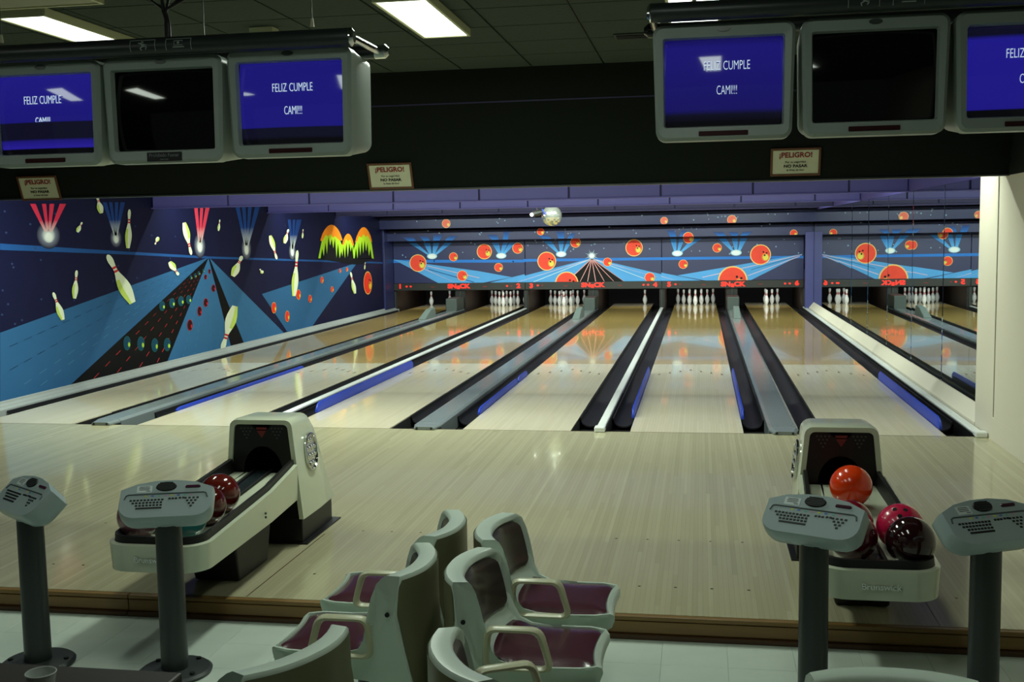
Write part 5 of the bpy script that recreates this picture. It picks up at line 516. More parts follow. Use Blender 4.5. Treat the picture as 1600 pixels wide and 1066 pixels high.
# ------------------------------------------------------------------ lanes, gutters, dividers
M_ARROW = mat('arrow_dark', (92, 62, 40), .5)
ORD = ('first', 'second', 'third', 'fourth', 'fifth', 'sixth')
arrow_me = MB().prism([(-.016, -.075), (.016, -.075), (0, .075)], 0, .0010, 'z').mesh('aiming_arrow', M_ARROW)
for i, lx in enumerate(LX):
    t = thing('bowling_lane', '%s glossy bowling lane counted from the painted wall' % ORD[i], 'lane', (lx+LW/2, 0, 0), 0, 'bowling lanes')
    h = LW/2
    MB().box(-h+.001, h-.001, .006, 19.15, -.134, -.0125).build('foundation', M_PIT, t)
    MB().box(-h, h, .006, 5.40, -.012, 0).build('maple_heads', M_MAPLE, t)
    MB().box(-h, h, 5.402, 18.0, -.012, 0).build('pine_boards', M_PINE, t)
    MB().box(-h, h, 18.002, 19.16, -.012, 0).build('pin_deck', M_MAPLE, t)
    for k in range(-3, 4): link('aiming_arrow', arrow_me, t, (k*.1365, 4.76-abs(k)*.153, 0))
def gutter_profile(w=.224):
    pts = [(0, -.004)]
    for k in range(13):
        a = PI*k/12; pts.append((.012+(w-.024)*(1-math.cos(a))/2, -.008-.085*math.sin(a)**.8))
    pts += [(w, -.004)]
    low = [(x, z-.014) for x, z in pts[1:-1]][::-1]
    return pts+[(w, -.03)]+low+[(0, -.03)]
gp = gutter_profile()
gut_me = MB().prism([(x, z) for x, z in gp], .80, 17.03, 'y').mesh('gutter', M_GUT, smooth=.7)
for i, lx in enumerate(LX):
    for sd, x0 in (('left', lx-.2265), ('right', lx+LW+.0025)):
        o = link('gutter', gut_me, None, (x0, 0, 0))
        tag(o, 'black gutter along the %s edge of the %s lane from the painted wall' % (sd, ORD[i]), 'gutter', 'gutters')
# wide dividers (ball track covers) and narrow white ones
def wide_divider(i):
    xc = (LX[i]+LW+LX[i+1])/2
    t = thing('lane_divider', 'wide glossy grey ball track cover between the %s and %s lanes' % (ORD[i], ORD[i+1]), 'lane divider', (xc, 0, 0), 0, 'grey dividers')
    pr = [(-.138, -.13), (.138, -.13), (.138, .022), (.108, .044), (-.108, .044), (-.138, .022)]
    yy = [.10, 4.62, 8.4, 11.2, 13.3, 16.9]
    for a, b in zip(yy[:-1], yy[1:]): MB().prism(pr, a+.003, b-.003, 'y').build('cover_plate', M_CAP, t, bevel=.006)
    MB().loft([[(-.10, -.065, -.0), (.10, -.065, .0), (.10, -.065, .022), (.075, -.065, .036), (-.075, -.065, .036), (-.10, -.065, .022)], [(x, .097, max(z, .0)) for x, z in pr]]).build('nosing', M_CAP, t, bevel=.006)
    for s in (-1, 1): MB().tube([(s*.072, -.07, .017), (s*.072, -.05, .017)], .011, 10).build('bolt', M_BLK, t, smooth=.6)
    MB().loft([[(-.085, 13.1, .03), (.085, 13.1, .03), (.075, 13.1, .07), (-.075, 13.1, .07)], [(-.085, 13.7, .03), (.085, 13.7, .03), (.062, 13.7, .235), (-.062, 13.7, .235)], [(-.085, 14.1, .03), (.085, 14.1, .03), (.060, 14.1, .25), (-.060, 14.1, .25)]]).build('lift_ramp', mat('lift_grey', (96, 108, 106), .5), t, bevel=.01)
    MB().box(-.14, .14, 16.0, 16.85, .03, .34).build('lift_housing', mat('lift_dark', (62, 72, 70), .55), t, bevel=.02)
    return t
def narrow_divider(x0, x1, label, mtl=M_CAPW):
    t = thing('lane_divider', label, 'lane divider', ((x0+x1)/2, 0, 0), 0, 'white dividers')
    w = (x1-x0)/2
    yy = [-.03, 6.1, 11.9, 16.9]; wt = min(w, .040)
    for a, b in zip(yy[:-1], yy[1:]): MB().prism([(-wt, .014), (wt, .014), (wt, .030), (wt-.010, .038), (-wt+.010, .038), (-wt, .030)], a+.0015, b-.0015, 'y').build('rail', mtl, t, bevel=.004)
    MB().box(-w+.002, w-.002, .002, 16.9, -.13, .014).build('rail_base', M_BLK, t)
    MB().box(-w*.95, w*.95, -.062, .05, .0, .052).build('end_cap', mtl, t, bevel=.012)
    return t
for i in (0, 2, 4): wide_divider(i)
narrow_divider(LX[1]+LW+.230, LX[2]-.230, 'slim white divider rail between the second and third lanes')
narrow_divider(LX[3]+LW+.230, LX[4]-.230, 'slim white divider rail between the fourth and fifth lanes')
narrow_divider(LX[5]+LW+.232, XR-.006, 'slim white rail between the sixth lane and the mirror wall')
# blue bumpers standing on lane edges
def bumper(x, side, h, y0, y1, label, cut=None):
    a, b = (x-.034, x-.006) if side < 0 else (x+.006, x+.034)
    t = thing('gutter_bumper', label, 'bumper', ((a+b)/2, y0, 0), 0, 'blue gutter bumpers')
    w = (b-a)/2
    segs = [(0, y1-y0)] if not cut else [(0, cut-y0), (cut-y0+.12, y1-y0)]
    for s0, s1 in segs:
        loops = []
        for yy, k in ((s0, .35), (s0+.05, .85), (s0+.12, 1), (s1-.06, 1), (s1, .8)):
            loops.append([(-w, yy, -.003), (w, yy, -.003), (w, yy, (h*k)*.75), (w*.5, yy, h*k), (-w*.5, yy, h*k), (-w, yy, (h*k)*.75)])
        MB().loft(loops).build('bumper_rail', M_BLUE, t, smooth=.9)
    q = side; MB().box(min(q*(w-.004), q*(w+.012)), max(q*(w-.004), q*(w+.012)), .15, (y1-y0)-.1, -.003, h*.55).build('bumper_bracket', M_BLK, t)
bumper(LX[1], -1, .035, .9, 4.8, 'low blue bumper on the left edge of the second lane')
bumper(LX[2], -1, .105, .9, 4.9, 'tall blue bumper on the left edge of the third lane')
bumper(LX[3], -1, .065, .9, 4.1, 'blue bumper with a gap on the left edge of the fourth lane', 3.3)
bumper(LX[4], -1, .10, .8, 4.3, 'blue bumper on the left edge of the fifth lane')
bumper(LX[4]+LW, 1, .10, .8, 4.2, 'blue bumper on the right edge of the fifth lane')
bumper(LX[5]+LW, 1, .105, .35, 3.9, 'blue bumper on the right edge of the sixth lane near the mirror')
# kickbacks between the pits
for i in range(7):
    x = XL+.062 if i == 0 else XR-.05 if i == 6 else (LX[i-1]+LW+LX[i])/2
    w = .03 if i in (0, 6) else .12 if i % 2 else .05
    lab = 'dark kickback wall at the painted wall end of the pits' if i == 0 else 'dark kickback wall at the mirror end of the pits' if i == 6 else 'dark kickback wall between the pits of the %s and %s lanes' % (ORD[i-1], ORD[i])
    t = thing('kickback', lab, 'kickback', (x, 17.06, 0), 0, 'kickbacks between the pits')
    MB().box(-w, w, 0, 3.1, -.13, .86).build('core', M_BLK, t)
    for s in ((1,) if i == 0 else (-1,) if i == 6 else (-1, 1)): MB().box(s*w-.012, s*w+.012, .02, 3.0, -.10, .84).build('side_plate', M_WOODK, t)
    MB().box(-.016, .016, -.03, .0, 0, .48).build('front_strip', mat('strip_dark', (40, 44, 44), .5), t, bevel=.004)
# pit hoods keep the masking lamp light on the pins
struct(MB().box(XL, XM, 17.06, 20.2, .87, .93).build('ceiling', M_BLK), 'black underside of the pinsetters')
for i, lx in enumerate(LX):
    t = thing('pin_light', 'lamp over the pins of the %s lane' % ORD[i], 'light', (lx+LW/2, 17.45, .80), 0, 'lamps over the pins')
    MB().box(-.46, .46, -.04, .04, .01, .06).build('housing', M_BLK, t, bevel=.004)
    MB().tube([(-.44, 0, 0), (.44, 0, 0)], .012, 8).build('tube', M_TUBE, t, smooth=.6)
    area('lamp', t, (0, 0, -.02), .86, .05, DECK_W, (.95, 1, .95), (.75, 0, 0))
# ------------------------------------------------------------------ pins
inch = .0254
SPOT = {1:(0,0),2:(-6,1),3:(6,1),4:(-12,2),5:(0,2),6:(12,2),7:(-18,3),8:(-6,3),9:(6,3),10:(18,3)}
prof_in = [(1.015,0),(1.06,.15),(1.414,.75),(1.95,2.25),(2.255,3.375),(2.383,4.5),(2.30,5.4),(2.05,6.4),(1.60,7.5),(1.25,8.4),(1.00,9.2),(.90,10),(.94,10.875),(1.03,11.75),(1.20,12.8),(1.273,13.5),(1.22,14.1),(1.02,14.6),(.65,14.9),(.2,15.0)]
pin_me = MB().lathe([(r*inch, z*inch) for r, z in prof_in], n=16).mesh('body', M_WHITE, smooth=1.2)
stripe_me = MB().lathe([(.98*inch+.0012, 9.35*inch), (.90*inch+.0012, 10.0*inch)], n=16).mesh('neck_stripe', M_PINRED, smooth=1.2)
stripe2_me = MB().lathe([(.915*inch+.0012, 10.45*inch), (.96*inch+.0012, 11.0*inch)], n=16).mesh('neck_stripe', M_PINRED, smooth=1.2)
PINN = ('head', 'second', 'third', 'fourth', 'fifth', 'sixth', 'seventh', 'eighth', 'ninth', 'tenth')
for i, which in enumerate(((4, 9), range(1, 11), range(1, 11), (6,), range(1, 11), (1, 3, 5, 6))):
    for n in which:
        dx, row = SPOT[n]
        if i == 3: lab = 'the only white pin left standing at the end of the fourth lane'
        elif i == 0: lab = 'white pin on the leftmost lane, the %s of the two left standing' % ('left' if n == 4 else 'right')
        elif n == 1: lab = 'white head pin standing foremost on the %s lane' % ORD[i]
        else: lab = 'white pin on the %s lane, %s row%s' % (ORD[i], ('front', 'second', 'third', 'back')[row], {2:' left',3:' right',4:' left',5:' middle',6:' right',7:' far left',8:' inner left',9:' inner right',10:' far right'}[n])
        t = thing('bowling_pin', lab, 'bowling pin', (LX[i]+LW/2+dx*inch, 18.288+row*10.3923*inch, 0), 0, 'pins standing on the lanes')
        link('body', pin_me, t); link('neck_stripe', stripe_me, t); link('neck_stripe', stripe2_me, t)
struct(MB().box(3.10, XM+.0, 16.42, 16.6, -.1, 1.84).build('trim_9', mat('column_blue', (58, 60, 120), .5), bevel=.01), 'blue column between the masking boards and the mirror')
struct(MB().box(XL, XL+.05, 16.2, 17.0, .0, 2.1).build('trim_10', M_MASK, bevel=.006), 'navy jamb between the painted wall and the masking boards')

# ------------------------------------------------------------------ danger signs on the header
sign_txt = [(stand_text(text_mesh('¡PELIGRO!', .062, M_SIGNR, 1.0, .0018)), .060), (stand_text(text_mesh('Por su seguridad', .024, M_SIGNK, 1.05, 0)), .000),
            (stand_text(text_mesh('NO PASAR', .034, M_SIGNK, 1.2, .0012)), -.036), (stand_text(text_mesh('la línea de foul', .024, M_SIGNK, 1.05, 0)), -.070)]
tilt = math.atan2(.37, .995)
for x, z, lab in ((-2.115, 2.425, 'framed danger notice on the header in the middle of the picture'), (1.455, 2.452, 'framed danger notice on the header below the right-hand monitors'), (-5.62, 2.40, 'framed danger notice on the header at the far left')):
    t = thing('warning_sign', lab, 'sign', (x, -.50-(z-2.305)*.372-.012, z), 0, 'danger notices on the header'); t.rotation_euler = (tilt, 0, 0)
    MB().box(-.19, .19, -.004, .004, -.105, .105).build('paper', M_PAPER, t)
    for a, b, c, d in ((-.208, .208, .103, .122), (-.208, .208, -.122, -.103)): MB().box(a, b, -.010, .006, c, d).build('frame_rail', M_FRAME, t, bevel=.003)
    for a, b in ((-.208, -.189), (.189, .208)): MB().box(a, b, -.010, .006, -.103, .103).build('frame_stile', M_FRAME, t, bevel=.003)
    for me, zz in sign_txt: link('lettering', me, t, (0, -.0055, zz))

# ------------------------------------------------------------------ ceiling fixtures over the approach
def ceiling_light(x, y, label, lit=True, rz=0.0, ln=1.22, power=ROOM_W):
    t = thing('ceiling_light', label, 'light', (x, y, CZ-.002), rz, 'fluorescent ceiling fixtures')
    w = .17; h = ln/2
    MB().box(-w+.02, w-.02, -h+.02, h-.02, -.035, 0).build('housing', M_FIXT, t)
    for s in (-1, 1):
        MB().box(s*w-.02 if s > 0 else -w, w if s > 0 else -w+.02, -h, h, -.055, -.001).build('frame_rail', M_FIXT, t, bevel=.004)
        MB().box(-w+.02, w-.02, (h-.02 if s > 0 else -h), (h if s > 0 else -h+.02), -.055, -.001).build('frame_end', M_FIXT, t, bevel=.004)
    MB().box(-w+.021, w-.021, -h+.021, h-.021, -.048, -.036).build('diffuser', M_DIFF if lit else mat('unlit_diffuser', (150, 150, 120), .4), t)
    if lit: area('lamp', t, (0, 0, -.060), 2*w-.06, ln-.08, power, LIGHT_TUBE)
    return t
ceiling_light(-1.075, -3.29, 'lit fluorescent fixture on the ceiling in the middle of the picture', power=ROOM_W*2.5)
ceiling_light(-3.43, -3.42, 'lit fluorescent fixture on the ceiling above the left-hand monitors', power=ROOM_W*.7)
ceiling_light(.62, -3.36, 'lit fluorescent fixture on the ceiling behind the right-hand monitors', power=ROOM_W*.45)
for k, (x, w) in enumerate(((-3.43, .8), (-1.075, 1.0), (.62, 1.0))):  # added row out of view that brightens the seats and monitor fronts
    ceiling_light(x, -6.9, 'added unseen fluorescent fixture over the seats, %s one' % ('left', 'middle', 'right')[k], power=ROOM_W*w*.28)
ceiling_light(-3.5, -4.40, 'unlit ceiling fixture at the top left corner', lit=False, rz=PI/2, ln=1.5)
t = thing('ceiling_vent', 'small grey slotted vent in the ceiling tiles', 'vent', (.20, -2.12, CZ), 0)
MB().box(-.16, .16, -.09, .09, -.012, 0).build('frame', M_DGREY, t, bevel=.003)
for k in range(5): MB().box(-.14, .14, -.07+k*.03, -.055+k*.03, -.018, -.010).build('slat', M_BLK, t)
t = thing('smoke_detector', 'small cream detector box on the ceiling left of centre', 'detector', (-2.26, -3.05, CZ-.03), 0)
MB().box(-.085, .085, -.06, .06, -.065, .03).build('body', M_FIXT, t, bevel=.008); MB().box(-.07, .07, -.045, .045, -.072, -.064).build('cover', M_FIXT, t, bevel=.003)

# ------------------------------------------------------------------ overhead monitors
def screen_mat(name, bands):
    """bands: (start height 0..1, colour, strength) from the bottom up: what the tube shows"""
    m = bpy.data.materials.new(name); m.use_nodes = True; nt = m.node_tree; b = nt.nodes['Principled BSDF']
    tc = nt.nodes.new('ShaderNodeTexCoord'); sp = nt.nodes.new('ShaderNodeSeparateXYZ'); nt.links.new(tc.outputs['Generated'], sp.inputs[0])
    rp = nt.nodes.new('ShaderNodeValToRGB'); rp.color_ramp.interpolation = 'LINEAR'; e = rp.color_ramp.elements
    e[0].position = bands[0][0]; e[0].color = bands[0][1]; e[1].position = bands[1][0]; e[1].color = bands[1][1]
    for p, c in bands[2:]: x = e.new(p); x.color = c
    nt.links.new(sp.outputs[2], rp.inputs[0]); nt.links.new(rp.outputs[0], b.inputs['Emission Color']); b.inputs['Emission Strength'].default_value = 1.0
    b.inputs['Base Color'].default_value = (.01, .01, .012, 1); b.inputs['Roughness'].default_value = .06
    return m
BLU = (.010, .008, .17, 1); BLU2 = (.013, .010, .21, 1); DK = (.004, .004, .015, 1); BK = (.0012, .0012, .002, 1)
SCR = {
 1: screen_mat('screen_rolling', [(.0, BK), (.07, BK), (.085, (.02, .012, .28, 1)), (.17, (.012, .008, .18, 1)), (.20, DK), (.40, DK), (.415, BLU), (1.0, BLU2)]),
 3: screen_mat('screen_blue_lower_band', [(.0, BK), (.06, BK), (.10, DK), (.20, DK), (.215, BLU), (1.0, BLU)]),
 4: screen_mat('screen_blue_left_right', [(.0, BK), (.05, BK), (.14, DK), (.20, (.008, .006, .11, 1)), (.9, (.011, .008, .16, 1)), (1.0, (.006, .004, .08, 1))]),
 6: screen_mat('screen_blue_top_dark', [(.0, BK), (.08, BK), (.095, (.012, .008, .21, 1)), (.85, (.013, .01, .23, 1)), (.9, DK), (1.0, DK)]),
}
M_SCRTXT = mat('screen_letters', (214, 236, 255), .5, emit=.7, var=.0)
M_MAROON = mat('maroon_strip', (52, 20, 24), .25)
M_BADGE = mat('badge_grey', (66, 74, 70), .3)
def monitor(xc, z0, label, show, tri):
    """front plane at local y=0 looking to -y; z=0 at the bottom of the bezel"""
    W, H = .650, .532
    t = thing('scoring_monitor', label, 'monitor', (xc, -5.0, z0), 0, 'overhead scoring monitors')
    n = 5
    def loop(w, h, r, y, cz, taper=0.0):
        return [(x*(1-taper*(.5-(z/h))), y, z+cz) for x, z in rrect(w, h, r, n)]
    cz = H/2
    o0 = loop(W, H, .045, .016, cz, .045); o1 = loop(W-.03, H-.03, .035, .0, cz, .045)
    i0 = loop(.556, .412, .012, .004, .266, .015); i1 = loop(.542, .400, .010, .035, .266, .015)
    back = loop(W, H, .045, .10, cz, .045)
    MB().loft([back, o0, o1, i0, i1], False, False).build('bezel', M_BEZEL, t, smooth=.5)
    b1 = loop(W-.004, H-.004, .045, .101, cz, .045); b2 = loop(W-.02, H-.05, .05, .36, cz+.01, .02); b3 = loop(W-.10, H-.14, .06, .44, cz+.015)
    MB().loft([b1, b2, b3]).build('housing', M_BEZEL, t, smooth=.7)
    gx, gz = 12, 10; vs = []; fs = []
    for j in range(gz+1):
        for i in range(gx+1):
            u, v = i/gx*2-1, j/gz*2-1
            vs.append((u*.274, .020+.021*(u*u+v*v)-.004, .266+v*.203))
    for j in range(gz):
        for i in range(gx): a = j*(gx+1)+i; fs.append((a, a+1, a+gx+2, a+gx+1))
    scn = MB().add(vs, fs).build('screen', SCR[show] if show else M_GLASS, t, smooth=1.5)
    MB().prism(ellipse(0, .504, .030, .012, 20), -.004, .004, 'y').build('badge', M_BADGE, t, smooth=.6)
    MB().prism(rrect(.226, .022, .004, cy=.030), -.003, .004, 'y').build('status_strip', M_MAROON, t) if tri != 'sticker' else None
    if tri == 'sticker':
        s = MB().prism(rrect(.188, .046, .003, cy=.030), -.003, .004, 'y').build('sticker', mat('sticker_black', (22, 24, 26), .4), t)
        link('lettering', stand_text(text_mesh('Prohibido Fumar', .026, mat('sticker_print', (120, 128, 130), .5), .93)), s, (0, -.0045, .037))
        link('lettering', stand_text(text_mesh('GRACIAS', .011, mat('sticker_print', (120, 128, 130), .5))), s, (0, -.0045, .016))
    if show:
        dx = .011 if show in (3, 4) else -.01
        link('screen_text', stand_text(text_mesh('FELIZ', .060, M_SCRTXT, .56, -.0008)), scn, (dx-.063, .012, .338)); link('screen_text', stand_text(text_mesh('CUMPLE', .060, M_SCRTXT, .56, -.0008)), scn, (dx+.049, .012, .338))
        if show != 1: link('screen_text', stand_text(text_mesh('CAMI!!!', .060, M_SCRTXT, .50, -.0008)), scn, (dx+.005, .012, .226))
        else:
            me = stand_text(text_mesh('CAMIII', .060, M_SCRTXT, .50, -.0008))
            for v in me.vertices: v.co.z = max(v.co.z, .0)
            link('screen_text', me, scn, (dx, .012, .230))
    return t
monitor(-2.690, 2.268, 'grey monitor with rolling blue birthday message at the far left', 1, None)
monitor(-2.027, 2.268, 'grey monitor with black screen and no-smoking sticker, left group', 0, 'sticker')
monitor(-1.352, 2.280, 'grey monitor with blue birthday message, rightmost of the left group', 3, None)
monitor(.763, 2.297, 'grey monitor with blue birthday message, leftmost of the right group', 4, None)
monitor(1.436, 2.297, 'grey monitor with black screen, middle of the right group', 0, None)
monitor(2.107, 2.297, 'grey monitor with blue message cut off at the right edge', 6, None)
M_ICON = mat('icon_grey', (150, 162, 158), .5)
def monitor_bar(x0, x1, z, r, label, icon_x, ends):
    t = thing('monitor_bar', label, 'support bar', ((x0+x1)/2, -5.056, z), 0, 'dark tubes carrying the monitors')
    h = (x1-x0)/2
    MB().tube([(-h, 0, 0), (h, 0, 0)], r, 20).build('front_tube', M_POLE, t, smooth=.6)
    MB().tube([(-h, .47, .005), (h+.0, .47, .005)], r*.8, 16).build('rear_tube', M_POLE, t, smooth=.6)
    for s in ends:
        MB().tube([(s*h, 0, 0), (s*(h+.006), 0, 0), (s*(h+.018), 0, 0)], [r*1.0, r*.98, r*.6], 18).build('end_disc', M_CHROME, t, smooth=.6)
        MB().tube([(s*(h-.0), .03, .0), (s*(h-.0), .44, .005)], r*.42, 12).build('chrome_rod', M_CHROME, t, smooth=.6)
        MB().tube([(s*(h-.02), .47, .005), (s*(h+.035), .47, .005), (s*(h+.055), .47, .005)], [r*.82, r*.82, r*.4], 16).build('end_knob', M_BLKG if s < 0 else M_CHROME, t, smooth=.6)
    for k, ix in enumerate(icon_x):
        bx = ix-(x0+x1)/2
        def pt(x, a): return (bx+x, -(r+.0015)*math.cos(a), (r+.0015)*math.sin(a))
        A0, A1 = -.62, .62
        mb = MB()
        mb.tube([pt(-.066, A0+(A1-A0)*q/6) for q in range(7)]+[pt(.066, A1)]+[pt(.066, A1+(A0-A1)*q/6) for q in range(1, 7)], .0016, 5)
        mb.build('icon_frame', M_ICON, t)
        mb = MB()
        if k == 0:
            mb.tube([pt(.0, .42), pt(.0, .30)], .007, 6); mb.tube([pt(-.01, .25), pt(.006, -.05)], .0055, 6)
            for a, b in ((.28, -.022), (.0, .024)): mb.tube([pt(-.004, .2), pt(b, a)], .003, 5)
            mb.tube([pt(.006, -.05), pt(.022, -.18), pt(.014, -.4)], .0035, 5); mb.tube([pt(.004, -.05), pt(-.012, -.25), pt(-.008, -.5)], .0035, 5)
        else:
            mb.tube([pt(-.022, .36), pt(.022, .36), pt(.022, -.12), pt(-.022, -.12), pt(-.022, .36)], .002, 5); mb.tube([pt(0, .25), pt(0, .0)], .006, 6); mb.tube([pt(-.03, -.3), pt(.03, -.3)], .003, 5)
        mb.build('icon', M_ICON, t)
    return t
monitor_bar(-3.35, -1.005, 2.836, .045, 'dark tube above the left-hand monitors with chrome end', (-2.065, -1.875), (1,))
monitor_bar(.434, 2.75, 2.876, .044, 'dark tube above the right-hand monitors', (1.37, 1.56), (-1,))
for x, y, zb, lab in ((-2.865, -5.05, 2.90, 'thin hanger wire at the far left above the monitor tube'), (-1.90, -4.75, 2.86, 'thin hanger wire beside the cable bundle'), (-1.20, -5.05, 2.90, 'thin hanger wire near the end of the left tube'), (.63, -5.05, 2.927, 'thin hanger wire on the right-hand tube')):
    t = thing('hanger_wire', lab, 'wire', (x, y, zb), 0, 'hanger wires'); MB().tube([(0, 0, 0), (0, 0, CZ-zb)], .0025, 6).build('wire', M_DGREY, t)
    MB().tube([(0, 0, -.005), (0, 0, .035)], [.011, .006], 10).build('hook', M_FIXT, t)
t = thing('cable_bundle', 'black cables hanging from the ceiling to the left monitor tube', 'cables', (-1.985, -4.985, 2.88), 0)
random.seed(2)
for k, (dx, dy) in enumerate(((-.11, 0), (-.03, .04), (.0, -.03), (.03, .02), (.12, .01), (.15, .04))):
    MB().tube([(.012*math.cos(k), .01*math.sin(k), 0), (.010*math.cos(k), .010*math.sin(k), .08), (-.012+.009*math.cos(k*2), .008*math.sin(k*2), .14), (-.015+dx*.75, dy*.7, .21), (-.012+dx, dy, .29), (-.01+dx*1.1, dy, CZ-2.88)], .0075 if k not in (0, 4) else .0055, 8).build('cable', M_BLK, t, smooth=1.2)
# ------------------------------------------------------------------ ball returns
def ball_return(xc, label):
    t = thing('ball_return', label, 'ball return', (xc, -3.85, 0), 0, 'ball returns on the approach')
    def Y(y): return y+3.85
    # hood: side profile lofted across the width, open to the front
    def sect(y, wb, wt, zt, r):
        hb, ht = wb/2, wt/2; zb = .165
        pts = [(-hb, y, zb)]
        for k in range(5): a = PI-PI/2*k/4; pts.append((-ht+r+r*math.cos(a), y, zt-r+r*math.sin(a)))
        for k in range(5): a = PI/2-PI/2*k/4; pts.append((ht-r+r*math.cos(a), y, zt-r+r*math.sin(a)))
        pts.append((hb, y, zb)); return pts
    L = [sect(Y(-4.02), .51, .40, .775, .045), sect(Y(-3.98), .515, .405, .782, .05), sect(Y(-3.72), .515, .40, .775, .06), sect(Y(-3.58), .50, .37, .70, .08), sect(Y(-3.44), .485, .34, .46, .10), sect(Y(-3.40), .48, .33, .30, .10)]
    inner = sect(Y(-4.02), .455, .345, .748, .03); inner2 = sect(Y(-3.99), .455, .345, .748, .03)
    mb = MB(); mb.loft([inner2, inner]+L, False, True, closed=False); mb.build('hood', M_IVORY, t, smooth=.7)
    # black fascia with round mouth
    n = 28; out = []; hole = []
    for k in range(n):
        a = 2*PI*k/n; hx, hz = .125*math.cos(a), .455+.155*math.sin(a); hole.append((hx, hz))
        c, s = math.cos(a), math.sin(a); q = min((.225 if abs(c) < 1e-6 else .222/abs(c)), (.29/abs(s) if abs(s) > 1e-6 else 9))
        zz = .455+q*s; wmax = .228-(zz-.165)/.6*.056
        out.append((max(-wmax, min(wmax, q*c)), zz))
    mb = MB(); mb.loft([[(x, Y(-4.005), z) for x, z in out], [(x, Y(-4.005), z) for x, z in hole], [(x*.9, Y(-3.75), z) for x, z in hole]], False, False)
    fa = mb.build('fascia', mat('fascia_black', (12, 12, 13), .4), t, smooth=.5)
    MB().box(-.2, .2, Y(-3.76), Y(-3.74), .17, .70).build('mouth_back', M_PIT, fa)
    mb = MB(); mb.add([(-.030, Y(-4.008), .708), (.030, Y(-4.008), .708), (0, Y(-4.008), .662)], [(0, 1, 2)]); mb.add([(-.034, Y(-4.008), .728), (.034, Y(-4.008), .728), (.031, Y(-4.008), .714), (-.031, Y(-4.008), .714)], [(0, 1, 2, 3)])
    mb.build('emblem', mat('emblem_red', (120, 40, 38), .4), fa)
    mb = MB()
    for s in (-1, 1):
        for r in range(4):
            for c in range(4-r): mb.prism(ellipse(s*.098+(c-(3-r)/2)*.022, .722-r*.020, .0055, .0055, 8), Y(-4.009), Y(-4.006), 'y')
    mb.build('pin_dots', mat('emblem_grey', (70, 70, 70), .4), fa)
    # side grilles
    for s in (-1, 1):
        g = []
        ang = math.atan2((.51-.40)/2, .61)
        def pt(u, v, d): # u along y, v up the side plane
            zz = .165+v; w = .2575-(.2575-.2025)*(v/.61)+d
            return (s*w, Y(-3.78)+u, zz)
        rim = rrect(.19, .235, .085, 6, 0, .375)
        gm = MB(); gm.loft([[pt(u, v, .000) for u, v in rim], [pt(u, v, .012) for u, v in rim], [pt(u*.90, .375+(v-.375)*.92, .014) for u, v in rim], [pt(u*.86, .375+(v-.375)*.88, .004) for u, v in rim]], True, True)
        go = gm.build('side_grille', M_CHROME, t, smooth=.6)
        gm = MB()
        for r in range(4):
            for c in range(4):
                u, v = (c-1.5)*.04, .375+(r-1.5)*.048
                if abs(c-1.5)+abs(r-1.5) > 2.6: continue
                gm.tube([pt(u, v, .003), pt(u, v, .010), pt(u, v, .014)], [.019, .017, .008], 10)
        gm.build('grille_studs', M_CHROME, go, smooth=.8)
    # base
    MB().loft([[(x, y, z) for x, y in ((-.235, Y(-3.99)), (.235, Y(-3.99)), (.225, Y(-3.42)), (-.225, Y(-3.42)))] for z in (.006, .17)]).build('base', M_BLK, t, bevel=.006)
    MB().box(-.265, .265, Y(-4.00), Y(-3.36), 0, .010).build('base_plate', M_BLK, t, bevel=.003)
    # tray: outer band, slightly wider at the front, rising towards the hood
    def ring(w, yf, yb, r, z_front, z_back, n=7):
        pts = [(-w+.03, yb)]
        pts2 = [(-w, yf+r+.25)]
        path = [(-w+.035, yb), (-w+.012, (yb*2+yf)/3)]
        for k in range(n+1): a = PI+PI/2*k/n; path.append((-w+r+r*math.cos(a), yf+r+r*math.sin(a)))
        for k in range(n+1): a = 1.5*PI+PI/2*k/n; path.append((w-r+r*math.cos(a), yf+r+r*math.sin(a)))
        path += [(w-.012, (yb*2+yf)/3), (w-.035, yb)]
        def zz(y): k = (y-yf)/(yb-yf); return z_front+(z_back-z_front)*k*k*(1.4-.4*k)
        return [(x, Y(y), zz(y)) for x, y in path]
    W = .268
    out_t = ring(W, -5.42, -4.03, .13, .392, .505); out_b = ring(W-.008, -5.412, -4.03, .125, .258, .29)
    in_t = ring(W-.022, -5.398, -4.03, .115, .396, .508); in_b = ring(W-.030, -5.39, -4.03, .11, .33, .36)
    MB().loft([in_b, in_t, out_t, out_b], False, False, closed=False).build('tray_band', M_IVORY, t, smooth=.8)
    r1 = ring(W-.024, -5.396, -4.03, .113, .392, .500); r2 = ring(W-.026, -5.394, -4.03, .112, .432, .535); r3 = ring(W-.048, -5.372, -4.03, .10, .430, .533); r4 = ring(W-.055, -5.365, -4.03, .095, .372, .45)
    MB().loft([r1, r2, r3, r4], False, False, closed=False).build('rubber_rim', M_BLK, t, smooth=.7)
    fl_ = ring(W-.052, -5.368, -4.03, .097, .376, .452); fl_b = ring(W-.03, -5.39, -4.03, .11, .268, .30)
    mb = MB(); nn = len(fl_)
    def sheet(l, name, m, dz=0):
        vs = [(x, y, z+dz) for x, y, z in l]; k = len(vs)//2
        fs = [(i, i+1, len(vs)-2-i, len(vs)-1-i) for i in range(k-1)]
        MB().add(vs, fs).build(name, m, t, smooth=.8)
    sheet(fl_, 'tray_floor', M_IVORY); sheet(fl_b, 'tray_underside', M_BLK)
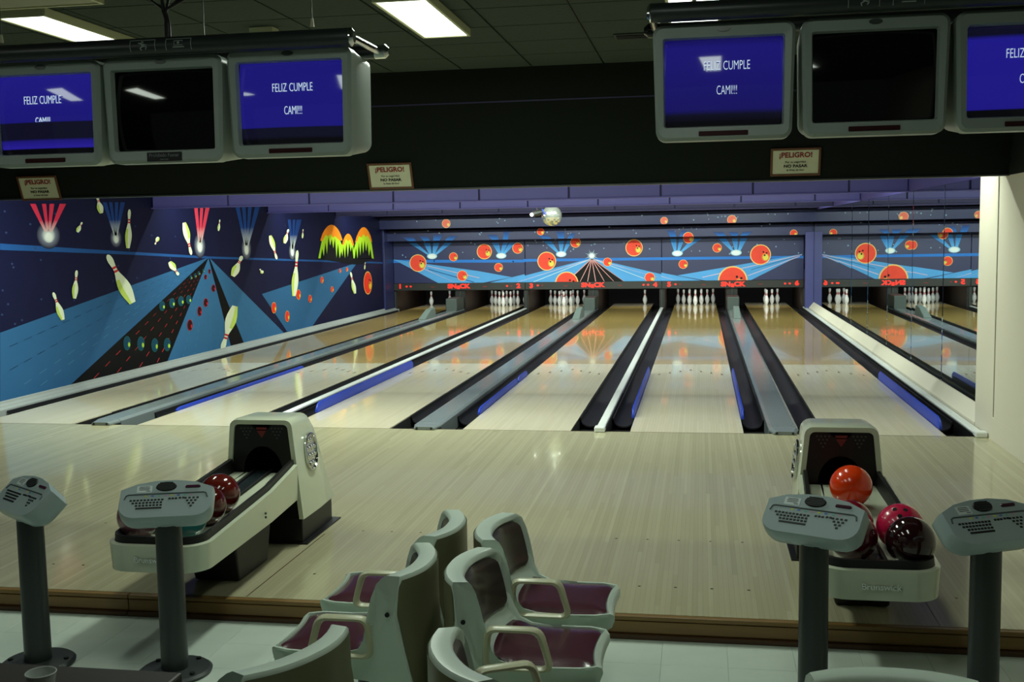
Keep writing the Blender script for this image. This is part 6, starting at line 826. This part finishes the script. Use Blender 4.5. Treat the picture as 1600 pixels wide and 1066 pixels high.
    # centre ball track between two rails
    for s in (-1, 1):
        MB().tube([(s*.045, Y(-5.28), .388), (s*.045, Y(-4.9), .392), (s*.05, Y(-4.5), .418), (s*.055, Y(-4.0), .462)], .011, 8).build('track_rail', M_BLK, t, smooth=.9)
        MB().tube([(s*.135, Y(-5.2), .371), (s*.135, Y(-4.9), .375), (s*.125, Y(-4.5), .402), (s*.105, Y(-4.0), .450)], .008, 8).build('track_rail', M_BLK, t, smooth=.9)
    vs = [(-.05, Y(-5.3), .382), (.05, Y(-5.3), .382), (-.05, Y(-4.9), .386), (.05, Y(-4.9), .386), (-.055, Y(-4.5), .412), (.055, Y(-4.5), .412), (-.06, Y(-4.0), .458), (.06, Y(-4.0), .458)]
    MB().add(vs, [(0, 1, 3, 2), (2, 3, 5, 4), (4, 5, 7, 6)]).build('track_bed', mat('track_dark', (34, 42, 46), .25), t)
    MB().loft([[(-.11, Y(-4.74), .004), (.15, Y(-4.74), .004), (.15, Y(-4.34), .004), (-.11, Y(-4.34), .004)], [(-.15, Y(-4.80), .27), (.16, Y(-4.80), .27), (.16, Y(-4.28), .29), (-.15, Y(-4.28), .29)]]).build('pedestal', M_BLK, t, bevel=.01)
    MB().lathe([(.0, .238), (.035, .238), (.045, .25), (.045, .272)], (-.06, Y(-5.2), 0), 16).build('drain_knob', M_BLK, t, smooth=.8)
    bm_ = link('brand_lettering', stand_text(text_mesh('Brunswick', .040, M_CHROME, 1.0, .0006, .002)), t, (.0, Y(-5.4225), .322))
    for k in range(2): MB().tube([(W-.006, Y(-4.62), .335+k*.022), (W+.002, Y(-4.62), .335+k*.022)], .007, 8).build('screw', M_DGREY, t)
    return t
ball_return(-1.985, 'ivory ball return on the left of the approach, hood turned to the lanes')
ball_return(1.432, 'ivory ball return on the right of the approach with the orange ball')
def ball_mat(name, c1, c2, rough=.12, scale=9):
    m = mat(name, c1, rough, coat=.5, var=0, scale=scale)
    nt = m.node_tree
    mx = [n for n in nt.nodes if n.type == 'MIX'][0]; mx.inputs[6].default_value = lin(c1); mx.inputs[7].default_value = lin(c2)
    nz = [n for n in nt.nodes if n.type == 'TEX_NOISE'][0]; nz.inputs['Detail'].default_value = 6; nz.inputs['Distortion'].default_value = 1.2
    return m
M_HOLE = mat('finger_hole', (6, 5, 5), .9)
RB = .1085
ball_sphere = {}
def ball(x, y, z, m, label, aim=(.2, -.3, 1)):
    t = thing('bowling_ball', label, 'bowling ball', (x, y, z-RB), 0, 'bowling balls on the returns')
    MB().sphere((0, 0, RB), RB, 32, 18).build('body', m, t, smooth=1.5)
    d = Vector(aim).normalized(); e = d.orthogonal().normalized(); g = d.cross(e)
    for a, b in ((0, .030), (.024, -.012), (-.024, -.012)):
        p = (d*RB+e*a+g*b).normalized(); c = Vector((0, 0, RB))+p*(RB+.0006); q = p.orthogonal().normalized(); w = p.cross(q)
        MB().add([tuple(c+q*.011*math.cos(2*PI*k/12)+w*.011*math.sin(2*PI*k/12)) for k in range(12)], [tuple(range(12))]).build('finger_hole', M_HOLE, t)
    return t
BM_OR = ball_mat('ball_orange', (244, 74, 14), (226, 52, 10), .2); BM_PK = ball_mat('ball_pink', (220, 36, 84), (196, 20, 66), .25); BM_BR = ball_mat('ball_brown', (48, 16, 20), (36, 12, 16), .08)
BM_MA = ball_mat('ball_maroon', (92, 14, 32), (70, 12, 26), .15); BM_CR = ball_mat('ball_crimson', (140, 20, 40), (116, 14, 34), .2)
BM_GR = ball_mat('ball_rose_marble', (168, 110, 124), (92, 56, 66), .2, 22); BM_TE = ball_mat('ball_teal', (60, 150, 150), (48, 128, 130), .2); BM_RD = ball_mat('ball_dark_red', (86, 20, 16), (66, 14, 12), .12)
ball(1.432, -4.42, .538, BM_OR, 'bright orange bowling ball in front of the right return hood', (.3, -.2, -.9))
ball(1.578, -5.262, .487, BM_BR, 'dark brown bowling ball at the front right of the right return', (-.75, -.4, .6))
ball(1.572, -5.045, .492, BM_PK, 'pink bowling ball behind the dark brown one', (-.1, -.55, .8))
ball(1.338, -5.215, .487, BM_MA, 'maroon bowling ball at the front left of the right return', (.3, .5, .8))
ball(1.352, -4.995, .492, BM_CR, 'crimson bowling ball behind the maroon one on the right return', (.3, .5, .8))
ball(-2.135, -5.235, .490, BM_GR, 'marbled rose bowling ball at the front of the left return', (-.5, .5, .7))
ball(-1.892, -5.225, .487, BM_TE, 'teal bowling ball half hidden behind the keypad on the left return', (.3, .5, .8))
ball(-1.895, -4.99, .492, BM_RD, 'dark red bowling ball behind the teal one', (.3, .5, .8))
ball(-1.915, -4.772, .500, ball_mat('ball_russet', (104, 28, 20), (80, 20, 16), .12), 'russet bowling ball nearest the left return hood', (.3, .4, .9))
ball(-2.115, -5.015, .492, BM_CR, 'crimson bowling ball hidden behind the marbled rose one', (-.3, .5, .8))

# ------------------------------------------------------------------ keypad consoles on poles
def keypad():
    t = thing('keypad_console', 'x', 'keypad', (0, 0, FZ), 0, 'keypad consoles on poles')
    MB().lathe([(.0, 0), (.165, 0), (.168, .012), (.155, .022), (.06, .026), (.0, .026)], n=32).build('base', M_DGREY, t, smooth=.6)
    for k in range(4):
        a = PI/4+k*PI/2; MB().lathe([(0, .02), (.012, .02), (.012, .032), (0, .032)], (.13*math.cos(a), .13*math.sin(a), 0), 8).build('bolt', M_BLK, t)
    MB().lathe([(.061, .02), (.060, .4), (.059, .75)], n=28).build('pole', M_POLE, t, smooth=.8)
    # head: desk-like block, face tilted towards the player (-y)
    hz = .830; ta = math.radians(41)
    def F(u, v, d):   # u across, v up the face, d out of the face
        u, v = u*.89, v*.89
        return (u, -.015+v*math.cos(ta)-d*math.sin(ta), hz+v*math.sin(ta)+d*math.cos(ta))
    def outline(k, dv=0.0):
        pts = []
        top = [(-.232, .052), (-.15, .088), (-.05, .104), (.05, .104), (.15, .088), (.232, .052)]
        for u, v in top: pts.append((u*k, v*k+dv))
        for q in range(6): a = -PI/2*q/5; pts.append(((.232-.085+.085*math.cos(a))*k, (-.05+.085*math.sin(a)*.9)*k+dv))
        for q in range(6): a = -PI/2-PI/2*q/5; pts.append(((-.232+.085+.085*math.cos(a))*k, (-.05+.085*math.sin(a)*.9)*k+dv))
        return pts[::-1]
    L = [[F(u, v, d) for u, v in outline(k, dv)] for k, d, dv in ((.62, -.135, .035), (.86, -.115, .015), (.97, -.085, .003), (1.0, -.055, 0), (1.0, -.008, 0), (.975, .004, 0))]
    MB().loft(L).build('head', M_CONS, t, smooth=.9)
    MB().lathe([(.058, .70), (.062, .71), (.068, .76)], n=24).build('neck', M_CONS, t, smooth=.9)
    # speaker oval with ribs, button, sticker
    sp = MB().loft([[F(u, v, .004) for u, v in ellipse(-.005, .062, .052, .030, 24)], [F(u, v, .009) for u, v in ellipse(-.005, .062, .048, .027, 24)]], False, True).build('speaker', M_BLK, t, smooth=.6)
    for k in range(6):
        v = .062+(k-2.5)*.0085; hw = .046*math.sqrt(max(.05, 1-((v-.062)/.03)**2))
        MB().tube([F(-.005-hw, v, .010), F(-.005+hw, v, .010)], .0022, 6).build('speaker_rib', M_DGREY, sp)
    MB().loft([[F(u, v, .003) for u, v in rrect(.078, .018, .008, 4, .128, .056)], [F(u, v, .010) for u, v in rrect(.070, .012, .006, 4, .128, .056)]], False, True).build('reset_button', mat('button_plum', (70, 28, 50), .25), t, smooth=.7)
    stk = MB().loft([[F(u, v, .0042) for u, v in rrect(.075, .042, .002, 2, -.112, .050)], [F(u, v, .0052) for u, v in rrect(.075, .042, .002, 2, -.112, .050)]], False, True).build('sticker', mat('sticker_white', (206, 218, 216), .5), t)
    for k in range(4):
        w = (.05, .056, .05, .022)[k]; MB().loft([[F(u, v, .0054) for u, v in rrect(w, .0035, .001, 2, -.112+(.02 if k == 3 else 0), .064-k*.009)], [F(u, v, .0058) for u, v in rrect(w, .0035, .001, 2, -.112+(.02 if k == 3 else 0), .064-k*.009)]], False, True).build('print_line', M_DGREY, stk)
    groove = [(-.205, -.012), (-.198, .012), (-.185, .018), (.185, .018), (.198, .012), (.205, -.012)]
    MB().tube([F(u, v, .0045) for u, v in groove], .0035, 6).build('groove', M_CONSD, t, smooth=.9)
    cols = ((206, 210, 80), (80, 120, 190), (110, 190, 170), (200, 150, 180))
    for k in range(8):
        u = -.10+k*.032; mb = MB(); mb.loft([[F(a, b, .0045) for a, b in rrect(.014, .008, .002, 2, u, .006)], [F(a, b, .0052) for a, b in rrect(.014, .008, .002, 2, u, .006)]], False, True)
        mb.build('colour_key', mat('key_colour_%d' % (k % 4), cols[k % 4], .5), t)
    kv = MB().loft([[(x*.0063, y*.0050, .0) for x, y in ((-1, -1), (1, -1), (1, 1), (-1, 1))], [(x*.0052, y*.0040, .003) for x, y in ((-1, -1), (1, -1), (1, 1), (-1, 1))]]).mesh('key', M_BLK)
    rot = Matrix((Vector(F(1, 0, 0))-Vector(F(0, 0, 0)), Vector(F(0, 1, 0))-Vector(F(0, 0, 0)), Vector(F(0, 0, 1))-Vector(F(0, 0, 0)))).transposed()
    def key(u, v):
        o = link('key', kv, t); o.matrix_local = Matrix.Translation(F(u, v, .0035)) @ rot.to_4x4()
    for r, (n, u0) in enumerate(((10, -.172), (9, -.160), (8, -.142))):
        for k in range(n): key(u0+k*.0172, -.018-r*.0165)
    MB().loft([[F(u, v, .0035) for u, v in rrect(.13, .010, .002, 2, -.080, -.068)], [F(u, v, .0065) for u, v in rrect(.126, .008, .002, 2, -.080, -.068)]], False, True).build('space_bar', M_BLK, t)
    for k in range(3): key(.018+k*.016, -.014)
    for k in range(2): key(.070+k*.016, -.012)
    for r in range(4):
        for k in range(4-r): key(.105+(k-(3-r)/2)*.020+.022, -.014-r*.0165)
    return t
kp = keypad()
kp.location = (-1.734, -5.70, FZ); kp.rotation_euler = (0, 0, math.radians(17)); kp['label'] = 'grey keypad console on a pole in front of the left ball return'
copy_tree(kp, (-2.434, -5.69, FZ), math.radians(-33), 'grey keypad console on a pole at the far left edge', 'keypad consoles on poles')
copy_tree(kp, (1.119, -5.70, FZ), math.radians(-26), 'grey keypad console on a pole beside the right ball return', 'keypad consoles on poles')
copy_tree(kp, (1.788, -5.70, FZ), math.radians(26), 'grey keypad console on a pole at the far right edge', 'keypad consoles on poles')

# ------------------------------------------------------------------ seats
def seat():
    """faces +x; origin on the floor under the seat"""
    t = thing('bowlers_seat', 'x', 'chair', (0, 0, FZ), 0, 'moulded seats in the bowlers area')
    HW, ZT = .262, .735
    def bend(y, z):      # how far the shell curls forward at its sides
        w = min(1, max(0, (z-.30)/.25)); w = w*w*(3-2*w)
        return .092*w*abs(y/HW)**2.3
    def lerp(tab, v):
        if v >= tab[0][0]: return tab[0][1]
        for (a, x), (b, y) in zip(tab[:-1], tab[1:]):
            if b <= v <= a: return x+(y-x)*(a-v)/(a-b)
        return tab[-1][1]
    # side profile (x, z, recess for the pads, 0 rear / 1 front)
    prof = [(-.285, .10, 0, 0), (-.292, .25, 0, 0), (-.298, .45, 0, 0), (-.300, .60, 0, 0), (-.300, ZT-.010, 0, 0), (-.292, ZT, 0, 0), (-.236, ZT, 0, 1), (-.226, ZT-.007, 0, 1),
            (-.222, .712, 0, 1), (-.220, .704, 1, 1), (-.212, .66, 1, 1), (-.200, .60, 1, 1), (-.182, .54, 1, 1), (-.152, .49, 1, 1), (-.105, .452, 1, 1), (-.04, .434, 1, 1), (.08, .428, 1, 1), (.20, .430, 1, 1), (.262, .430, 1, 1), (.268, .430, 0, 1),
            (.290, .418, 0, 1), (.300, .395, 0, 1), (.292, .365, 0, 1), (.26, .352, 0, 1), (.10, .345, 0, 1), (-.10, .33, 0, 1), (-.19, .27, 0, 0), (-.215, .10, 0, 0)]
    def hw(x, z, fr):
        if not fr or x < -.15: 
            return lerp([(.735, .220), (.715, .244), (.68, .257), (.60, .262), (.54, .256), (.49, .246), (.45, .240), (.10, .235)] if fr else [(.735, .226), (.715, .248), (.68, .259), (.60, .262), (.10, .250)], z)
        k = min(1, max(0, (x+.15)/.12)); w = .246-.026*k
        if x > .12: w *= math.sqrt(max(.2, 1-.46*((x-.12)/.18)**3))
        return w
    S = [-1, -.985, -.955, -.93, -.75, -.55, -.35, -.15, 0, .15, .35, .55, .75, .93, .955, .985, 1]
    loops = []
    for s in S:
        lp = []
        for x, z, d, fr in prof:
            y = s*hw(x, z, fr); q = .016*d*(1 if abs(s) <= .94 else 0); back = x < -.12
            lp.append((x-(q*.95 if back else 0)+bend(y, z), y, z-(q*.3 if back else q)))
        loops.append(lp)
    MB().loft(loops).build('shell', M_SHELL, t, smooth=.75)
    rear = []
    for s in [k/10 for k in range(-10, 11)]:
        rear.append([(x-.004+bend(s*hw(x, z, 0)*.955, z), s*hw(x, z, 0)*.955, z) for x, z in ((-.285, .11), (-.292, .25), (-.298, .45), (-.300, .60), (-.300, .70), (-.300, .722))])
    MB().loft(rear, False, False, closed=False).build('rear_panel', mat('rear_panel_olive', (122, 122, 92), .4, var=.04), t, smooth=.9)
    def pad(pts, name, m):
        fine = []
        for (x0, z0), (x1, z1) in zip(pts[:-1], pts[1:]):
            for q in range(3): fine.append((x0+(x1-x0)*q/3, z0+(z1-z0)*q/3))
        fine.append(pts[-1]); n = len(fine); gy = 16; vs = []; fs = []
        for i, (x, z) in enumerate(fine):
            e = abs(2*i/(n-1)-1); w = hw(x, z, 1)*.925*(1-.14*e**6); back = x < -.12
            nx, nz = (.95, .3) if back else (0, 1)
            for k in range(gy+1):
                s = -1+2*k/gy; y = s*w; o = -.005+.012*(1-max(abs(s), e)**5)
                vs.append((x+nx*o+bend(y, z), y, z+nz*o))
        for i in range(n-1):
            for k in range(gy): a = i*(gy+1)+k; fs.append((a, a+1, a+gy+2, a+gy+1))
        MB().add(vs, fs).build(name, m, t, smooth=1.4)
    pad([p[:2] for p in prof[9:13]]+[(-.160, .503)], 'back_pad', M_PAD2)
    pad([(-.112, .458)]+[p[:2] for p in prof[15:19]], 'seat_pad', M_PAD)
    MB().tube([(-.02, 0, .02), (-.02, 0, .34)], .04, 16).build('pedestal', M_DGREY, t, smooth=.6)
    MB().lathe([(0, 0), (.13, 0), (.125, .012), (.04, .022), (0, .022)], (-.02, 0, 0), 24).build('floor_plate', M_DGREY, t, smooth=.6)
    MB().box(-.12, .10, -.03, .03, .30, .345).build('seat_bracket', M_DGREY, t)
    for s in (-1, 1): MB().tube([(-.185, s*(HW-.002), .60), (-.185, s*(HW+.003), .60)], .009, 10).build('side_screw', M_BLK, t)
    return t
def arm_loop(side, root):
    """closed rounded loop standing on the side of the seat pan"""
    y = side*.236
    c = [(-.112, .428), (-.100, .572), (.088, .572), (.130, .428)]
    path = []
    for k in range(4):
        p0, p1, p2 = Vector(c[k-1]), Vector(c[k]), Vector(c[(k+1) % 4])
        a = (p0-p1).normalized()*.035; b = (p2-p1).normalized()*.035
        for q in range(5):
            u = q/4; v = p1+a*(1-u)**2+b*u**2; path.append((v.x, v.y))
    loops = []; n = len(path)
    cx, cz = .0, .50
    for x, z in path:
        d = Vector((x-cx, z-cz)).normalized()
        ring = []
        for q in range(8):
            a = 2*PI*q/8+PI/8; ring.append((x+d.x*.014*math.cos(a), y+.026*math.sin(a), z+d.y*.014*math.cos(a)))
        loops.append(ring)
    loops.append(loops[0])
    return MB().loft(loops, False, False).build('arm_loop', M_ARM, root, smooth=.9)
seats = seat()
arm_n = arm_loop(-1, seats); arm_f = arm_loop(1, seats)
rows = [((-.0, -5.69), 0, -1, 'maroon seat facing right in the middle of the picture, farthest of its row'),
        ((-.0, -6.245), 0, -1, 'maroon seat facing right, second of its row from the lanes'),
        ((.135, -7.03), math.radians(27), 1, 'maroon seat facing right, nearest and cut off by the bottom edge'),
        ((-.665, -5.66), PI, 1, 'maroon seat facing left, farthest of its row and back-to-back with its neighbour'),
        ((-.665, -6.205), PI, 1, 'maroon seat facing left, second of its row from the lanes'),
        ((-.765, -7.08), PI-math.radians(22), 1, 'seat facing left seen from its plain back at the bottom edge'),
        ((1.19, -7.37), -PI/2, 0, 'seat at the bottom right edge of which only the rim of the back shows')]
for k, ((x, y), rz, arm, lab) in enumerate(rows):
    o = seats if k == 0 else copy_tree(seats, (x, y, FZ), rz, lab, 'moulded seats in the bowlers area')
    o.location = (x, y, FZ); o.rotation_euler = (0, 0, rz); o['label'] = lab
for k, o in enumerate([x for x in sc.objects if x.name.startswith('bowlers_seat')]):
    arm = rows[k][2]; loops_ = [c for c in o.children if c.name.startswith('arm_loop')]
    for c in loops_:
        side = -1 if c.data == arm_n.data else 1
        if arm and side != arm: bpy.data.objects.remove(c)

# ------------------------------------------------------------------ table and cup at the lower left
t = thing('table', 'dark table edge at the lower left corner under the plastic cup', 'table', (-1.82, -7.77, FZ), 0)
MB().box(-.98, .98, -.42, .42, .690, .725).build('table_top', mat('table_dark', (58, 54, 50), .5, var=.12, scale=30), t, bevel=.008)
MB().tube([(0, 0, .02), (0, 0, .69)], .045, 16).build('column', M_DGREY, t, smooth=.6)
MB().box(-.3, .3, -.3, .3, 0, .025).build('foot', M_DGREY, t, bevel=.008)
t = thing('plastic_cup', 'translucent white plastic cup on the dark table', 'cup', (-1.15, -7.57, FZ+.725), 0)
M_CUP = mat('cup_plastic', (200, 206, 200), .3, var=.02)
MB().lathe([(.028, 0), (.030, .002), (.040, .070), (.0405, .072), (.039, .072), (.029, .004), (.0, .004)], n=28).build('body', M_CUP, t, smooth=.8)
MB().tube([(.0405*math.cos(2*PI*k/28), .0405*math.sin(2*PI*k/28), .072) for k in range(28)], .0018, 6, closed=True).build('rim', M_CUP, t, smooth=.9)

# ------------------------------------------------------------------ mirror ball and spotlight above the lanes
t = thing('mirror_ball', 'silver mirror ball hanging above the lanes', 'mirror ball', (-2.065, 10.0, 2.03), 0)
MB().sphere((0, 0, .19), .19, 30, 18).build('facets', mat('mirror_facets', (215, 220, 210), .12, metal=.85, var=.2, scale=40), t)
MB().tube([(0, 0, .375), (0, 0, .99)], .006, 8).build('rod', M_CHROME, t)
MB().lathe([(0, .375), (.03, .375), (.03, .40), (0, .40)], n=14).build('collar', M_CHROME, t)
t = thing('spotlight', 'small black spotlight beside the mirror ball', 'spotlight', (-2.30, 9.75, 2.27), 0)
MB().tube([(.07, .07, .02), (-.07, -.07, -.02)], .055, 16).build('can', M_BLK, t, smooth=.6)
MB().tube([(.072, .072, .02), (.085, .085, .024)], .050, 16).build('blue_lens', mat('blue_lens', (40, 70, 200), .1, emit=.8), t)
MB().sphere((-.09, -.06, -.03), .035, 14, 8).build('bulb', mat('bulb_lit', (255, 255, 250), .3, emit=2.0), t, smooth=1.5)
MB().tube([(0, 0, .05), (-.02, 0, .12), (0, 0, .75)], .008, 8).build('bracket', M_BLK, t)
